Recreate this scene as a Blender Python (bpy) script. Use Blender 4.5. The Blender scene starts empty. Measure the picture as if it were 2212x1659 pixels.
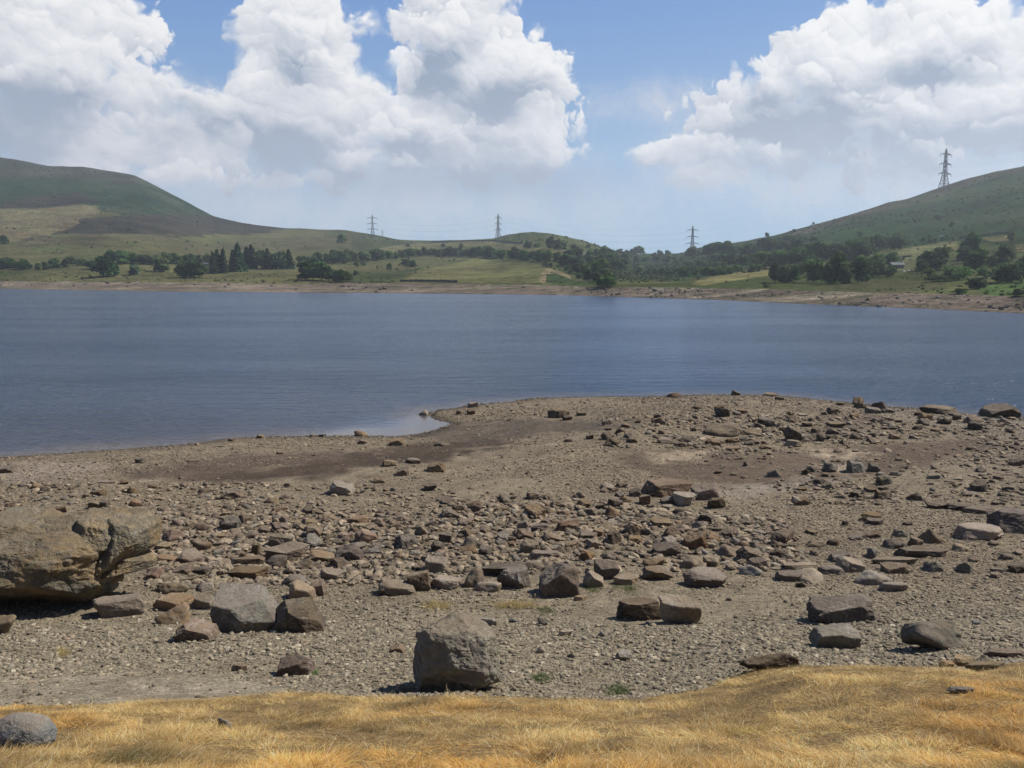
HAZE, SUN, SKYS, EXPO, ALB, TESTW = .00017, 5.0, .07, .5, .74, 0
import bpy, bmesh, math, random
import numpy as np
from mathutils import Vector
rnd = random.Random(7)
rng = np.random.default_rng(11)
SC = bpy.context.scene
COL = SC.collection
D2 = 1024.0 / 2212.0          # the photograph was measured at 2212 px wide
F, H = 852.0, 10.0            # focal length in px at 1024 wide, camera height above the water
TH = math.radians(7.55)       # camera pitch below the horizon
CT, ST = math.cos(TH), math.sin(TH)

# ---------------------------------------------------------------- projection helpers (disp px <-> world)
def ray(dx, dy):
    u = np.asarray(dx, float) * D2 - 512.0; v = 384.0 - np.asarray(dy, float) * D2
    a, b = u / F, v / F
    y = CT + b * ST; z = -ST + b * CT
    return a / y, z / y           # x per unit depth, z per unit depth
def proj(x, y, z):
    zc = z - H
    dep = y * CT - zc * ST; up = y * ST + zc * CT
    dep = np.where(dep < 0.1, 0.1, dep)
    return (512 + F * x / dep) / D2, (384 - F * up / dep) / D2

# ---------------------------------------------------------------- numpy noise
def _h(ix, iy, iz, s):
    n = (ix * 374761393 + iy * 668265263 + iz * 2147483647 + s * 144665) & 0xffffffff
    n = ((n ^ (n >> 13)) * 1274126177) & 0xffffffff
    n = ((n ^ (n >> 16)) * 2246822519) & 0xffffffff
    return ((n ^ (n >> 15)) & 0xffffff) / float(0xffffff)
def vnoise(p, s=0):
    i = np.floor(p).astype(np.int64); f = p - i; f = f * f * (3 - 2 * f)
    r = 0
    for a in (0, 1):
        wx = f[..., 0] if a else 1 - f[..., 0]
        for b in (0, 1):
            wy = f[..., 1] if b else 1 - f[..., 1]
            for c in (0, 1):
                wz = f[..., 2] if c else 1 - f[..., 2]
                r = r + wx * wy * wz * _h(i[..., 0] + a, i[..., 1] + b, i[..., 2] + c, s)
    return r
def fbm(p, o=4, s=0, g=.5):
    r, a, t = 0, 1.0, 0
    for k in range(o):
        q = p * 2 ** k + k * 17.3; c_, s_ = math.cos(.6 + k * 1.1), math.sin(.6 + k * 1.1)
        q = np.stack([q[..., 0] * c_ - q[..., 1] * s_, q[..., 0] * s_ + q[..., 1] * c_, q[..., 2] + q[..., 0] * .21], -1)
        r = r + a * vnoise(q, s + k); t += a; a *= g
    return r / t - .5
def fb2(x, y, sc, o=4, s=0):
    x = np.asarray(x, float); y = np.asarray(y, float)
    return fbm(np.stack([x * sc, y * sc, np.zeros_like(x) + .5], -1), o, s)
def smooth(a, b, x):
    t = np.clip((x - a) / (b - a), 0, 1); return t * t * (3 - 2 * t)

# ---------------------------------------------------------------- object helpers
def tag(o, label=None, cat=None, group=None, kind=None):
    if label: o['label'] = label
    if cat: o['category'] = cat
    if group: o['group'] = group
    if kind: o['kind'] = kind
    return o
def mesh_obj(name, V, Fc, mats=None, parent=None, smooth_=False, col=None, loc=None):
    me = bpy.data.meshes.new(name)
    V = np.asarray(V, np.float32); Fc = np.asarray(Fc, np.int32)
    k = Fc.shape[1]
    me.vertices.add(len(V)); me.vertices.foreach_set('co', V.ravel())
    me.loops.add(Fc.size); me.loops.foreach_set('vertex_index', Fc.ravel())
    me.polygons.add(len(Fc)); me.polygons.foreach_set('loop_start', np.arange(len(Fc), dtype=np.int32) * k)
    me.polygons.foreach_set('use_smooth', np.full(len(Fc), smooth_, dtype=bool))
    me.update(calc_edges=True)
    if col is not None:
        at = me.attributes.new('Col', 'FLOAT_COLOR', 'POINT')
        c = np.ones((len(V), 4), np.float32); c[:, :col.shape[1]] = col; at.data.foreach_set('color', c.ravel())
    o = bpy.data.objects.new(name, me); COL.objects.link(o)
    for m in (mats if isinstance(mats, (list, tuple)) else [mats] if mats else []): me.materials.append(m)
    if parent is not None: o.parent = parent
    if loc is not None: o.location = loc
    return o
def empty(name, loc=(0, 0, 0), rz=0.0):
    o = bpy.data.objects.new(name, None); COL.objects.link(o); o.location = loc; o.rotation_euler = (0, 0, rz); o.empty_display_size = .2
    return o
def dup(root):
    r = root.copy(); COL.objects.link(r)
    for ch in list(root.children):
        c = ch.copy(); COL.objects.link(c); c.parent = r
        for g in list(ch.children):
            d = g.copy(); COL.objects.link(d); d.parent = c
    return r
class MB:
    def __init__(s): s.v = []; s.f = []
    def box(s, c, d, rz=0.0, taper=1.0):
        n = len(s.v); cs, sn = math.cos(rz), math.sin(rz)
        for k in (0, 1):
            q = taper if k else 1
            for a, b in ((-1, -1), (1, -1), (1, 1), (-1, 1)):
                x, y = a * d[0] / 2 * q, b * d[1] / 2 * q
                s.v.append((c[0] + x * cs - y * sn, c[1] + x * sn + y * cs, c[2] + (k - .5) * d[2]))
        s.f += [tuple(n + i for i in q) for q in ((0, 3, 2, 1), (4, 5, 6, 7), (0, 1, 5, 4), (1, 2, 6, 5), (2, 3, 7, 6), (3, 0, 4, 7))]
    def bar(s, a, b, r1, r2=None, n=4):
        r2 = r1 if r2 is None else r2
        a = Vector(a); b = Vector(b); d = (b - a)
        if d.length < 1e-6: return
        d.normalize(); p = d.orthogonal().normalized(); q = d.cross(p); k = len(s.v)
        for c, r in ((a, r1), (b, r2)):
            for i in range(n):
                t = 2 * math.pi * i / n
                s.v.append(tuple(c + (p * math.cos(t) + q * math.sin(t)) * r))
        for i in range(n):
            j = (i + 1) % n; s.f.append((k + i, k + j, k + n + j, k + n + i))
    def build(s, name, mat, parent=None, loc=None):
        return mesh_obj(name, s.v, s.f, mat, parent, loc=loc)

# ---------------------------------------------------------------- node helpers
class NT:
    def __init__(s, nt): s.t = nt; nt.nodes.clear()
    def n(s, typ, ins=None, **pr):
        nd = s.t.nodes.new(typ)
        for k, v in pr.items(): setattr(nd, k, v)
        for k, v in (ins or {}).items():
            so = nd.inputs[k]
            if isinstance(v, bpy.types.NodeSocket): s.t.links.new(v, so)
            elif isinstance(v, bpy.types.Node): s.t.links.new(v.outputs[0], so)
            else: so.default_value = v
        return nd
    def m(s, op, a, b=0.0, c=None, clamp=False):
        i = {0: a, 1: b}
        if c is not None: i[2] = c
        return s.n('ShaderNodeMath', i, operation=op, use_clamp=clamp).outputs[0]
    def vm(s, op, a, b=(0, 0, 0), out=0):
        return s.n('ShaderNodeVectorMath', {0: a, 1: b}, operation=op).outputs[out]
    def scale(s, v, k): 
        nd = s.n('ShaderNodeVectorMath', {0: v}, operation='SCALE'); 
        if isinstance(k, (int, float)): nd.inputs['Scale'].default_value = k
        else: s.t.links.new(k, nd.inputs['Scale'])
        return nd.outputs[0]
    def noise(s, vec, scale, detail=4.0, rough=.5, out=0, **k):
        return s.n('ShaderNodeTexNoise', {'Vector': vec, 'Scale': scale, 'Detail': detail, 'Roughness': rough}, **k).outputs[out]
    def mr(s, v, a, b, c=0.0, d=1.0, interp='SMOOTHSTEP'):
        return s.n('ShaderNodeMapRange', {'Value': v, 'From Min': a, 'From Max': b, 'To Min': c, 'To Max': d}, interpolation_type=interp).outputs[0]
    def mix(s, f, a, b, blend='MIX'):
        nd = s.t.nodes.new('ShaderNodeMix'); nd.data_type = 'RGBA'; nd.blend_type = blend
        for i, v in ((0, f), (6, a), (7, b)):
            if isinstance(v, bpy.types.NodeSocket): s.t.links.new(v, nd.inputs[i])
            else: nd.inputs[i].default_value = (v if i == 0 else (*v, 1) if len(v) == 3 else v)
        return nd.outputs[2]
def new_mat(name):
    m = bpy.data.materials.new(name); m.use_nodes = True
    return m, NT(m.node_tree)
def finish(t, color, rough=.9, normal=None, spec=.25, sub=None, alb=None):
    k = ALB if alb is None else alb
    color = t.mix(1.0, color if isinstance(color, bpy.types.NodeSocket) else C4(color), (k, k, k), 'MULTIPLY')
    i = {'Base Color': color, 'Roughness': rough, 'Specular IOR Level': spec}
    if normal is not None: i['Normal'] = normal
    b = t.n('ShaderNodeBsdfPrincipled', i)
    sh = b.outputs[0]
    if sub is not None:
        tr = t.n('ShaderNodeBsdfTranslucent', {'Color': color})
        sh = t.n('ShaderNodeMixShader', {0: sub, 1: sh, 2: tr}).outputs[0]
    t.n('ShaderNodeOutputMaterial', {'Surface': sh})
    return b
def C4(c): return (*c, 1.0)

def rock_material(name, base, patch, patch_amt, lichen=0.0, bump=.5, tsc=1.0, tan=None):
    m, t = new_mat(name)
    tc = t.n('ShaderNodeTexCoord'); g = t.n('ShaderNodeNewGeometry'); oi = t.n('ShaderNodeObjectInfo')
    p = t.vm('ADD', tc.outputs['Object'], t.scale(oi.outputs['Location'], .37))
    n1 = t.noise(p, 1.6 * tsc, 5, .6); n2 = t.noise(p, 9.0 * tsc, 6, .65); n3 = t.noise(p, 45.0 * tsc, 3, .6)
    c = t.mix(t.mr(n1, .42, .62), base, patch)
    c = t.mix(patch_amt, base, c)
    c = t.mix(t.mr(n2, .38, .68), c, t.mix(1.0, c, (1.38, 1.34, 1.28), 'MULTIPLY'))
    c = t.mix(t.mr(n3, .5, .75), c, t.mix(1.0, c, (.6, .57, .53), 'MULTIPLY'))
    if tan is not None:
        n5 = t.noise(t.vm('ADD', p, (9.1, 3, 4)), 1.5 * tsc, 9, .78)
        am = tan[1]
        if len(tan) > 2: am = t.m('MULTIPLY', t.mr(t.n('ShaderNodeSeparateXYZ', {0: tc.outputs['Object']}).outputs[0], -.9, .9, .08, 1.0), tan[1])
        c = t.mix(t.m('MULTIPLY', t.mr(n5, .46 if len(tan) > 2 else .49, .58), am), c, tan[0])
    if lichen:
        n4 = t.noise(t.vm('ADD', p, (5, 5, 5)), 3.4 * tsc, 6, .7)
        c = t.mix(t.m('MULTIPLY', t.mr(n4, .6, .68), lichen), c, (.36, .38, .29))
    up = t.n('ShaderNodeSeparateXYZ', {0: g.outputs['Normal']}).outputs[2]
    n6 = t.noise(p, 2.6 * tsc, 5, .65)
    c = t.mix(t.m('MULTIPLY', t.mr(t.m('ADD', up, t.m('MULTIPLY', t.m('SUBTRACT', n6, .5), 1.4)), .55, .95), .5), c, (.25, .195, .135))
    vn_ = t.m('ABSOLUTE', t.m('SUBTRACT', t.noise(p, 1.1 * tsc, 4, .55), .5))
    c = t.mix(t.m('MULTIPLY', t.mr(vn_, .012, .002), .45), c, (.36, .33, .28))
    c = t.mix(t.mr(t.noise(p, .8 * tsc, 3, .5), .35, .65), t.mix(1.0, c, (.74, .70, .66), 'MULTIPLY'), c)
    r = oi.outputs['Random']
    hsv = t.n('ShaderNodeHueSaturation', {'Hue': t.m('MULTIPLY_ADD', r, .012, .494), 'Saturation': t.m('MULTIPLY_ADD', t.m('FRACT', t.m('MULTIPLY', r, 7.3)), .5, .75),
                 'Value': t.m('MULTIPLY_ADD', t.m('FRACT', t.m('MULTIPLY', r, 13.7)), .5, .76), 'Color': c})
    v = t.n('ShaderNodeTexVoronoi', {'Vector': t.vm('ADD', p, t.scale(t.noise(p, 3.0 * tsc, 4, .6, out=1), .8)), 'Scale': 1.7 * tsc}, feature='DISTANCE_TO_EDGE').outputs[0]
    crack = t.mr(v, 0.0, .035)
    hh = t.m('ADD', t.m('MULTIPLY', n2, .7), t.m('ADD', t.m('MULTIPLY', n3, .16), t.m('MULTIPLY', crack, .10)))
    b = t.n('ShaderNodeBump', {'Strength': bump, 'Distance': .09 / tsc, 'Height': hh})
    finish(t, hsv.outputs[0], .93, b.outputs[0], .2)
    return m
M = {}
M['brown'] = rock_material('brown_rock', (.19, .138, .095), (.12, .088, .063), .9)
M['warm'] = rock_material('warm_rock', (.255, .188, .122), (.155, .115, .08), .9, tan=((.33, .245, .15), .5))
M['dark'] = rock_material('dark_rock', (.095, .076, .057), (.135, .105, .076), .8)
M['grey'] = rock_material('grey_rock', (.19, .178, .142), (.14, .12, .105), .9, lichen=.35)
M['blue'] = rock_material('bluish_rock', (.16, .17, .175), (.24, .245, .24), .9, lichen=.5)
M['pale'] = rock_material('pale_rock', (.31, .26, .19), (.22, .182, .135), .9)
M['purple'] = rock_material('purple_rock', (.165, .115, .09), (.2, .145, .108), .9)
M['golden'] = rock_material('lichen_boulder', (.175, .155, .12), (.12, .11, .09), .9, lichen=.5, bump=1.0, tsc=.8, tan=((.40, .285, .16), .62, 1))

# ---------------------------------------------------------------- near ground
SHORE = [(-900, 1040), (-300, 1010), (0, 988), (130, 980), (250, 971), (400, 960), (500, 946), (600, 943), (750, 941), (850, 943), (900, 938), (935, 930), (962, 922), (980, 915),
         (955, 910), (930, 900), (925, 893), (945, 886), (985, 881), (1040, 873), (1100, 868), (1150, 861), (1230, 858), (1300, 856), (1400, 857), (1500, 853), (1600, 853), (1700, 856), (1780, 864),
         (1850, 872), (1930, 879), (2000, 884), (2060, 890), (2130, 897), (2212, 903), (2400, 905), (2900, 880), (4000, 850)]
def shore_w():
    out = []
    for x, y in SHORE:
        a, s = ray(x, y); d = -H / s; out.append((float(a * d), float(d)))
    return np.array(out)
SW = shore_w()
def sdist(x, y):
    x = np.asarray(x, float); y = np.asarray(y, float)
    best = np.full(x.shape, 1e9); inside = np.zeros(x.shape, bool)
    P = np.vstack([SW, [(SW[-1, 0] + 900, -900)], [(SW[0, 0] - 900, -900)]])
    n = len(P)
    for i in range(n):
        ax, ay = P[i]; bx, by = P[(i + 1) % n]
        if i < n - 1 and i < len(SW) - 1:
            ex, ey = bx - ax, by - ay
            t = np.clip(((x - ax) * ex + (y - ay) * ey) / (ex * ex + ey * ey), 0, 1)
            best = np.minimum(best, np.hypot(x - ax - t * ex, y - ay - t * ey))
        cond = ((ay > y) != (by > y)) & (x < (bx - ax) * (y - ay) / (by - ay + 1e-12) + ax)
        inside ^= cond
    return np.where(inside, best, -best)
EDGE = [(-1500, 1570), (-200, 1545), (0, 1531), (150, 1524), (300, 1516), (450, 1509), (600, 1501), (690, 1497), (790, 1505), (900, 1505), (1000, 1503), (1100, 1507), (1250, 1512), (1330, 1514), (1430, 1502), (1520, 1490), (1590, 1462), (1620, 1448), (1700, 1442), (1850, 1441), (1930, 1450), (2010, 1462), (2080, 1446), (2150, 1432), (2212, 1424), (2600, 1400), (3500, 1380)]
PY = [-60, 0, 4, 5.5, 11.3, 12.0, 12.6, 15, 20, 26, 40, 140]
PZ = [9.0, 8.3, 7.35, 6.6, 3.95, 3.62, 3.45, 2.8, 1.62, 1.2, 1.0, 1.0]
def _edge_y():
    # depth of the grass edge for each column: ray met with the bank plane that passes (11.3, 3.95)
    xs, ys = [], []
    for x, y in EDGE:
        a, s = ray(x, y)
        d = (H - 3.95 + 0.0) / (-s); xs.append(float(a * d)); ys.append(float(d))
    return np.array(xs), np.array(ys)
EX, EY = _edge_y()
def edge_y(x): return np.interp(x, EX, EY)
def gz(x, y):
    x = np.asarray(x, float); y = np.asarray(y, float)
    sh = (edge_y(np.clip(x, -40, 40)) - 11.3) * smooth(5.5, 10.5, y) * (1 - smooth(13, 22, y))
    z = np.interp(y - sh, PY, PZ)
    z = z + fb2(x, y, .09, 3, 3) * .5 * smooth(13, 20, y) + fb2(x, y, .45, 3, 5) * .18 * smooth(2, 8, y)
    s = sdist(x, y)
    zs = np.where(s > 0, .05 * s + .012 * np.minimum(s, 3), .07 * s)
    zs = zs + fb2(x, y, .35, 3, 9) * .10 * smooth(.2, 4, np.abs(s)) + 9 * smooth(9, 22, s)
    k = .25
    hh = np.clip(.5 + .5 * (z - zs) / k, 0, 1)
    out = z * (1 - hh) + zs * hh - k * hh * (1 - hh)
    return np.maximum(out, -3.0)
_gx, _gy = np.arange(-60, 62, .15), np.arange(2.6, 112, .15)
gz_full = gz
_GT = None
def gzf(x, y):
    """ground height from a table (fast, for single points)"""
    global _GT
    if _GT is None:
        A, B = np.meshgrid(_gx, _gy, indexing='ij'); _GT = gz_full(A, B)
    u = np.clip((np.asarray(x, float) - _gx[0]) / .15, 0, len(_gx) - 1.001); v = np.clip((np.asarray(y, float) - _gy[0]) / .15, 0, len(_gy) - 1.001)
    i, j = u.astype(int), v.astype(int); a, b = u - i, v - j
    return (_GT[i, j] * (1 - a) + _GT[i + 1, j] * a) * (1 - b) + (_GT[i, j + 1] * (1 - a) + _GT[i + 1, j + 1] * a) * b
def ground_at(dx, dy):
    """point of the near ground seen at a place of the photograph"""
    a, s = ray(dx, dy)
    if s > -1e-3: s = -1e-3
    prev, d = 3.0, 3.0
    ds = np.concatenate([np.arange(3, 30, .15), np.arange(30, 110, .5)])
    zz = gzf(a * ds, ds) - (H + s * ds)
    i = np.argmax(zz > 0)
    if zz[i] <= 0: i = len(ds) - 1
    lo, hi = ds[max(i - 1, 0)], ds[i]
    for _ in range(12):
        m_ = (lo + hi) / 2
        if float(gzf(a * m_, m_)) > H + s * m_: hi = m_
        else: lo = m_
    d = (lo + hi) / 2
    return float(a * d), d, float(gzf(a * d, d))
def inpoly(x, y, P):
    P = np.asarray(P, float); r = np.zeros(x.shape, bool); n = len(P)
    for i in range(n):
        ax, ay = P[i]; bx, by = P[(i + 1) % n]
        r ^= ((ay > y) != (by > y)) & (x < (bx - ax) * (y - ay) / (by - ay + 1e-12) + ax)
    return r
def axis(a, b, lo, hi, step, grow=1.25):
    core = list(np.arange(a, b, step)); s = step; v = b; right = []
    while v < hi: right.append(v); s *= grow; v += s
    s = step; v = a - step; left = []
    while v > lo: left.append(v); s *= grow; v -= s
    return np.array(left[::-1] + [*core] + right + [hi])
def grid_faces(nx, ny):
    i = np.arange(nx - 1)[:, None] * ny + np.arange(ny - 1)[None, :]
    i = i.ravel(); return np.stack([i, i + ny, i + ny + 1, i + 1], 1)

MUD = [  # polygon, colour, softness: soils of the drained bed, as they lie on the ground
    ([(560, 1020), (760, 985), (900, 965), (1060, 945), (1120, 960), (980, 985), (860, 1010), (700, 1035), (560, 1045), (380, 1040), (420, 1010)], (.062, .043, .03)),
    ([(250, 1020), (420, 990), (640, 975), (780, 970), (760, 995), (600, 1010), (400, 1035), (300, 1040)], (.115, .083, .06)),
    ([(880, 945), (985, 918), (1100, 905), (1260, 908), (1420, 912), (1300, 930), (1150, 940), (1000, 955)], (.105, .082, .062)),
    ([(1300, 985), (1420, 960), (1650, 985), (1900, 960), (2100, 940), (2130, 970), (1980, 1010), (1800, 1040), (1560, 1050), (1420, 1035), (1350, 1010)], (.12, .086, .06)),
    ([(1760, 905), (1900, 890), (1900, 905), (1780, 920)], (.12, .09, .07)),
    ([(1370, 975), (1440, 968), (1530, 975), (1500, 990), (1400, 1000)], (.34, .27, .185)),
    ([(1760, 978), (1850, 974), (1900, 980), (1830, 992), (1770, 990)], (.35, .28, .195)),
    ([(1790, 1010), (1850, 1005), (1860, 1016), (1800, 1022)], (.33, .27, .19)),
    ([(0, 1000), (150, 992), (260, 1000), (200, 1030), (0, 1045)], (.25, .2, .155)),
    ([(1460, 1075), (1640, 1040), (1850, 1030), (1800, 1050), (1600, 1075)], (.24, .2, .155)),
    ([(-300, 1480), (200, 1455), (520, 1470), (640, 1485), (400, 1520), (-300, 1580)], (.27, .225, .16)),
]
def ground_colour(x, y, z):
    dx, dy = proj(x, y, z)
    w1 = fb2(x, y, .25, 4, 21); w2 = fb2(x, y, 1.1, 3, 22)
    front = smooth(25, 16, y + w1 * 5)
    c = np.zeros(x.shape + (3,))
    brown = np.array([.21, .168, .114]); grey = np.array([.25, .208, .142])
    c[:] = brown; c += front[..., None] * (grey - brown)
    right = smooth(20, 34, x + w1 * 5)[..., None]
    c += right * (np.array([.185, .165, .145]) - c) * .6
    qx, qy = dx + w1 * 140 + w2 * 30, dy + w2 * 26 + w1 * 14
    for P, k in MUD:
        acc = 0
        for ox, oy in ((0, 0), (9, 3), (-9, -3), (9, -4), (-9, 4)):
            acc = acc + inpoly(qx + ox, qy + oy, P)
        c += (acc / 5.)[..., None] * (np.array(k) - c) * .93
    s = sdist(x, y)
    wet = (1 - smooth(.2, 1.7, s + w2 * 1.5))[..., None]
    c += wet * (c * .48 - c)
    c *= (1 + .09 * np.sin(np.clip(s, 0, 60) ** .8 * 3.2 + w1 * 7) * smooth(30, 8, s))[..., None]
    c *= (1 + w1 * .25 + w2 * .3)[..., None]
    g = smooth(.2, -.25, y - edge_y(np.clip(x, -40, 40)) + w2 * .7)[..., None]
    straw = np.array([.21, .14, .06]) * (1 + fb2(x, y, 1.5, 3, 31) * .8)[..., None]
    c += g * (straw - c)
    return np.clip(c, .01, .8)
xs = axis(-24, 26, -420, 420, .14, 1.06); ys_ = np.concatenate([axis(3.5, 24, -260, 3.6, .1, 1.25)[:-1][np.newaxis].ravel(), []])
ys1 = [v for v in axis(3.5, 24, -260, 24.05, .11, 1.22) if v < 24]
ys2 = []; v, s = 24.05, .12
while v < 112: ys2.append(v); s *= 1.004; v += s
ysn = np.array(sorted(set([round(float(q), 4) for q in ys1 + ys2])))
X, Y = np.meshgrid(xs, ysn, indexing='ij')
Z = gz(X, Y)
mnear, t = new_mat('gravel_ground')
at = t.n('ShaderNodeAttribute', attribute_name='Col'); tc = t.n('ShaderNodeTexCoord'); P_ = tc.outputs['Object']
vo = t.n('ShaderNodeTexVoronoi', {'Vector': P_, 'Scale': 15.0, 'Randomness': 1.0})
vo2 = t.n('ShaderNodeTexVoronoi', {'Vector': P_, 'Scale': 42.0})
sep = t.n('ShaderNodeSeparateColor', {0: vo.outputs['Color']}); sep2 = t.n('ShaderNodeSeparateColor', {0: vo2.outputs['Color']})
k1 = t.m('MULTIPLY_ADD', sep.outputs[0], .6, .7); k2 = t.m('MULTIPLY_ADD', sep2.outputs[0], .6, .7)
cc = t.mix(1.0, at.outputs['Color'], t.n('ShaderNodeCombineColor', {0: k1, 1: k1, 2: k1}).outputs[0], 'MULTIPLY')
cc = t.mix(1.0, cc, t.n('ShaderNodeCombineColor', {0: k2, 1: k2, 2: k2}).outputs[0], 'MULTIPLY')
nz = t.noise(P_, 2.2, 5, .6)
cc = t.mix(t.mr(nz, .35, .7), t.mix(1.0, cc, (.8, .79, .78), 'MULTIPLY'), t.mix(1.0, cc, (1.15, 1.15, 1.14), 'MULTIPLY'))
hgt = t.m('ADD', t.m('MULTIPLY', t.m('SUBTRACT', .5, vo.outputs['Distance']), .6), t.m('MULTIPLY', t.m('SUBTRACT', .5, vo2.outputs['Distance']), .3))
bp = t.n('ShaderNodeBump', {'Strength': .8, 'Distance': .04, 'Height': hgt})
finish(t, cc, .95, bp.outputs[0], .15)
V = np.stack([X, Y, Z], -1).reshape(-1, 3)
o = mesh_obj('ground', V, grid_faces(*X.shape), mnear, smooth_=True, col=ground_colour(X, Y, Z).reshape(-1, 3)); tag(o, kind='structure')

# ---------------------------------------------------------------- far terrain
def cv(pts):
    a = np.array(pts, float); gx_ = np.arange(a[0, 0], a[-1, 0] + 1, 2.0); gy_ = np.interp(gx_, a[:, 0], a[:, 1])
    k = np.hanning(15); k /= k.sum(); gs = np.convolve(np.pad(gy_, 7, mode='edge'), k, 'valid'); return lambda x: np.interp(x, gx_, gs)
f_sky = cv([(-900, 330), (-300, 318), (0, 340), (60, 350), (110, 359), (180, 361), (240, 372), (290, 379), (330, 398), (400, 435), (460, 467), (520, 481), (560, 487), (620, 493), (700, 497), (750, 497), (800, 506), (860, 517), (920, 519), (1000, 517), (1068, 515), (1095, 507), (1130, 503), (1180, 503), (1215, 509), (1260, 518), (1300, 530), (1330, 542), (1400, 549), (1470, 545), (1520, 533), (1600, 523), (1660, 513), (1700, 502), (1750, 487), (1790, 476), (1830, 464), (1880, 450), (1920, 438), (1960, 430), (2000, 415), (2040, 401), (2090, 384), (2150, 369), (2212, 357), (2500, 310), (3200, 290)])
f_wat = cv([(-900, 616), (0, 624), (380, 630), (800, 633), (1100, 636), (1230, 638), (1400, 643), (1550, 648), (1700, 655), (1850, 661), (2000, 667), (2120, 673), (2212, 677), (2600, 705), (3200, 745)])
f_veg = cv([(-900, 600), (0, 608), (400, 610), (640, 613), (900, 613), (1200, 616), (1290, 620), (1350, 621), (1500, 621), (1700, 626), (1900, 632), (2100, 636), (2212, 641), (2600, 655), (3200, 675)])
f_dsk = cv([(-900, 1500), (400, 1500), (620, 1400), (800, 1300), (1070, 1230), (1180, 1020), (1300, 1060), (1400, 1350), (1520, 1120), (1700, 1000), (2040, 1120), (2212, 1030), (2600, 900), (3200, 800)])
def far_d(x, y):
    """depth of the far slope seen at (x, y) of the photograph"""
    yw, yv, ysk = f_wat(x), f_veg(x), f_sky(x)
    dw = -H / ray(x, yw)[1]; dv = np.maximum(-(H - 3.3) / ray(x, yv)[1], dw * 1.05)
    t1 = np.clip((yw - y) / (yw - yv), 0, 1); t2 = np.clip((yv - y) / (yv - ysk), 0, 1.0)
    return np.where(y > yv, dw + (dv - dw) * t1, dv + (f_dsk(x) - dv) * t2 ** 1.2)
def far_pt(x, y):
    x = np.asarray(x, float); y = np.asarray(y, float)
    a, s = ray(x, y); d = far_d(x, y)
    z = H + s * d
    X, Y = a * d, d
    z = z + fb2(X, Y, .012, 4, 41) * 5.0 * smooth(4, 30, z)
    return X, Y, z
def reg(n, px, py):
    k = {1: (0, 271.1, .337), 2: (732, 406.6, .337), 3: (1464, 271.1, .3383), 4: (0, 1016.6, .3873), 5: (732, 1016.6, .3873), 6: (1464, 1016.6, .3873),
         7: (0, 813.3, .5), 8: (1106, 813.3, .5), 9: (1464, 474.4, .1961), 10: (1829.8, 474.4, .1728)}[n]
    return k[0] + px * k[2], k[1] + py * k[2]
xc = np.concatenate([np.arange(-880, -40, 20), np.arange(-40, 2260, 2.2), np.arange(2260, 3100, 20)])
nr = 150
rows = []
for k in range(6): rows.append(('u', k / 6))
for k in range(26): rows.append(('s', k / 26))
for k in range(nr + 1): rows.append(('l', k / nr))
for k in range(1, 9): rows.append(('b', k / 8))
VX, VY, VZ, DY = [], [], [], []
dsk = f_dsk(xc)
for kind, tt in rows:
    if kind == 'u':
        yy = f_wat(xc); X, Y, _ = far_pt(xc, yy); q = 1 - (1 - tt) * .14; X, Y = X * q, Y * q; z = -3.2 * (1 - tt) + 0 * X
    elif kind == 's': yy = f_wat(xc) + (f_veg(xc) - f_wat(xc)) * tt; X, Y, z = far_pt(xc, yy); z = z + fb2(X, Y, .06, 4, 44) * 1.3 * tt
    elif kind == 'l': yy = f_veg(xc) + (f_sky(xc) - f_veg(xc)) * tt; X, Y, z = far_pt(xc, yy)
    else:
        yy = f_sky(xc); X, Y, z = far_pt(xc, yy); q = 1 + tt * .35; X, Y = X * q, Y * q; z = z - 60 * tt ** 1.3
    VX.append(X); VY.append(Y); VZ.append(z); DY.append(yy)
VX, VY, VZ, DY = [np.array(q).T for q in (VX, VY, VZ, DY)]
DX = np.repeat(xc[:, None], VX.shape[1], 1)
def R(n, pts): return [reg(n, *p) for p in pts]
w1 = fb2(VX, VY, .006, 5, 51); w2 = fb2(VX, VY, .03, 4, 52); w3 = fb2(VX, VY * .6, .0025, 4, 53)
c = np.zeros(VX.shape + (3,)); c[:] = (.07, .09, .034)
def put(mask, k, a=1.0): 
    global c
    mk = (np.asarray(mask, float) * a)[..., None]; c = c + mk * (np.array(k) - c)
qx, qy = DX + w1 * 70 + w2 * 34, DY + w1 * 18 + w2 * 17
put(smooth(-.05, .12, w1), (.125, .115, .055), .8)
left_hill = inpoly(qx, qy, [(-900, 250), (400, 250), (640, 488), (560, 486), (380, 474), (230, 462), (210, 442), (120, 442), (0, 455), (-900, 470)])
put(left_hill, (.025, .05, .023)); put(left_hill & (w2 + w1 > .12), (.05, .056, .036), .6)  # hill colour lowered to stand in for a cloud shadow
put(inpoly(qx, qy, [(-900, 250), (300, 250), (320, 400), (120, 385), (-900, 380)]), (.07, .062, .055), .55)
heath = (.042, .037, .031)
put(inpoly(qx, qy, R(1, [(0, 490), (220, 440), (520, 420), (600, 480), (420, 510), (200, 530), (0, 540)])), heath)
straw_p = inpoly(qx, qy, R(1, [(-800, 560), (0, 545), (200, 540), (400, 510), (600, 510), (660, 560), (520, 600), (430, 660), (350, 690), (340, 740), (-800, 760)]))
put(straw_p, (.17, .138, .08)); put(straw_p & (w2 > .03), (.13, .125, .065), .7)  # straw tone lowered too, as part of the painted cloud shadow
put(inpoly(qx, qy, R(1, [(430, 650), (520, 600), (700, 588), (1200, 565), (1500, 585), (1800, 640), (1850, 660), (1700, 692), (1400, 718), (900, 718), (600, 702), (330, 700)])), heath, .93)
put(inpoly(qx, qy, R(1, [(140, 740), (250, 700), (340, 715), (330, 740)])), heath)
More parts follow.
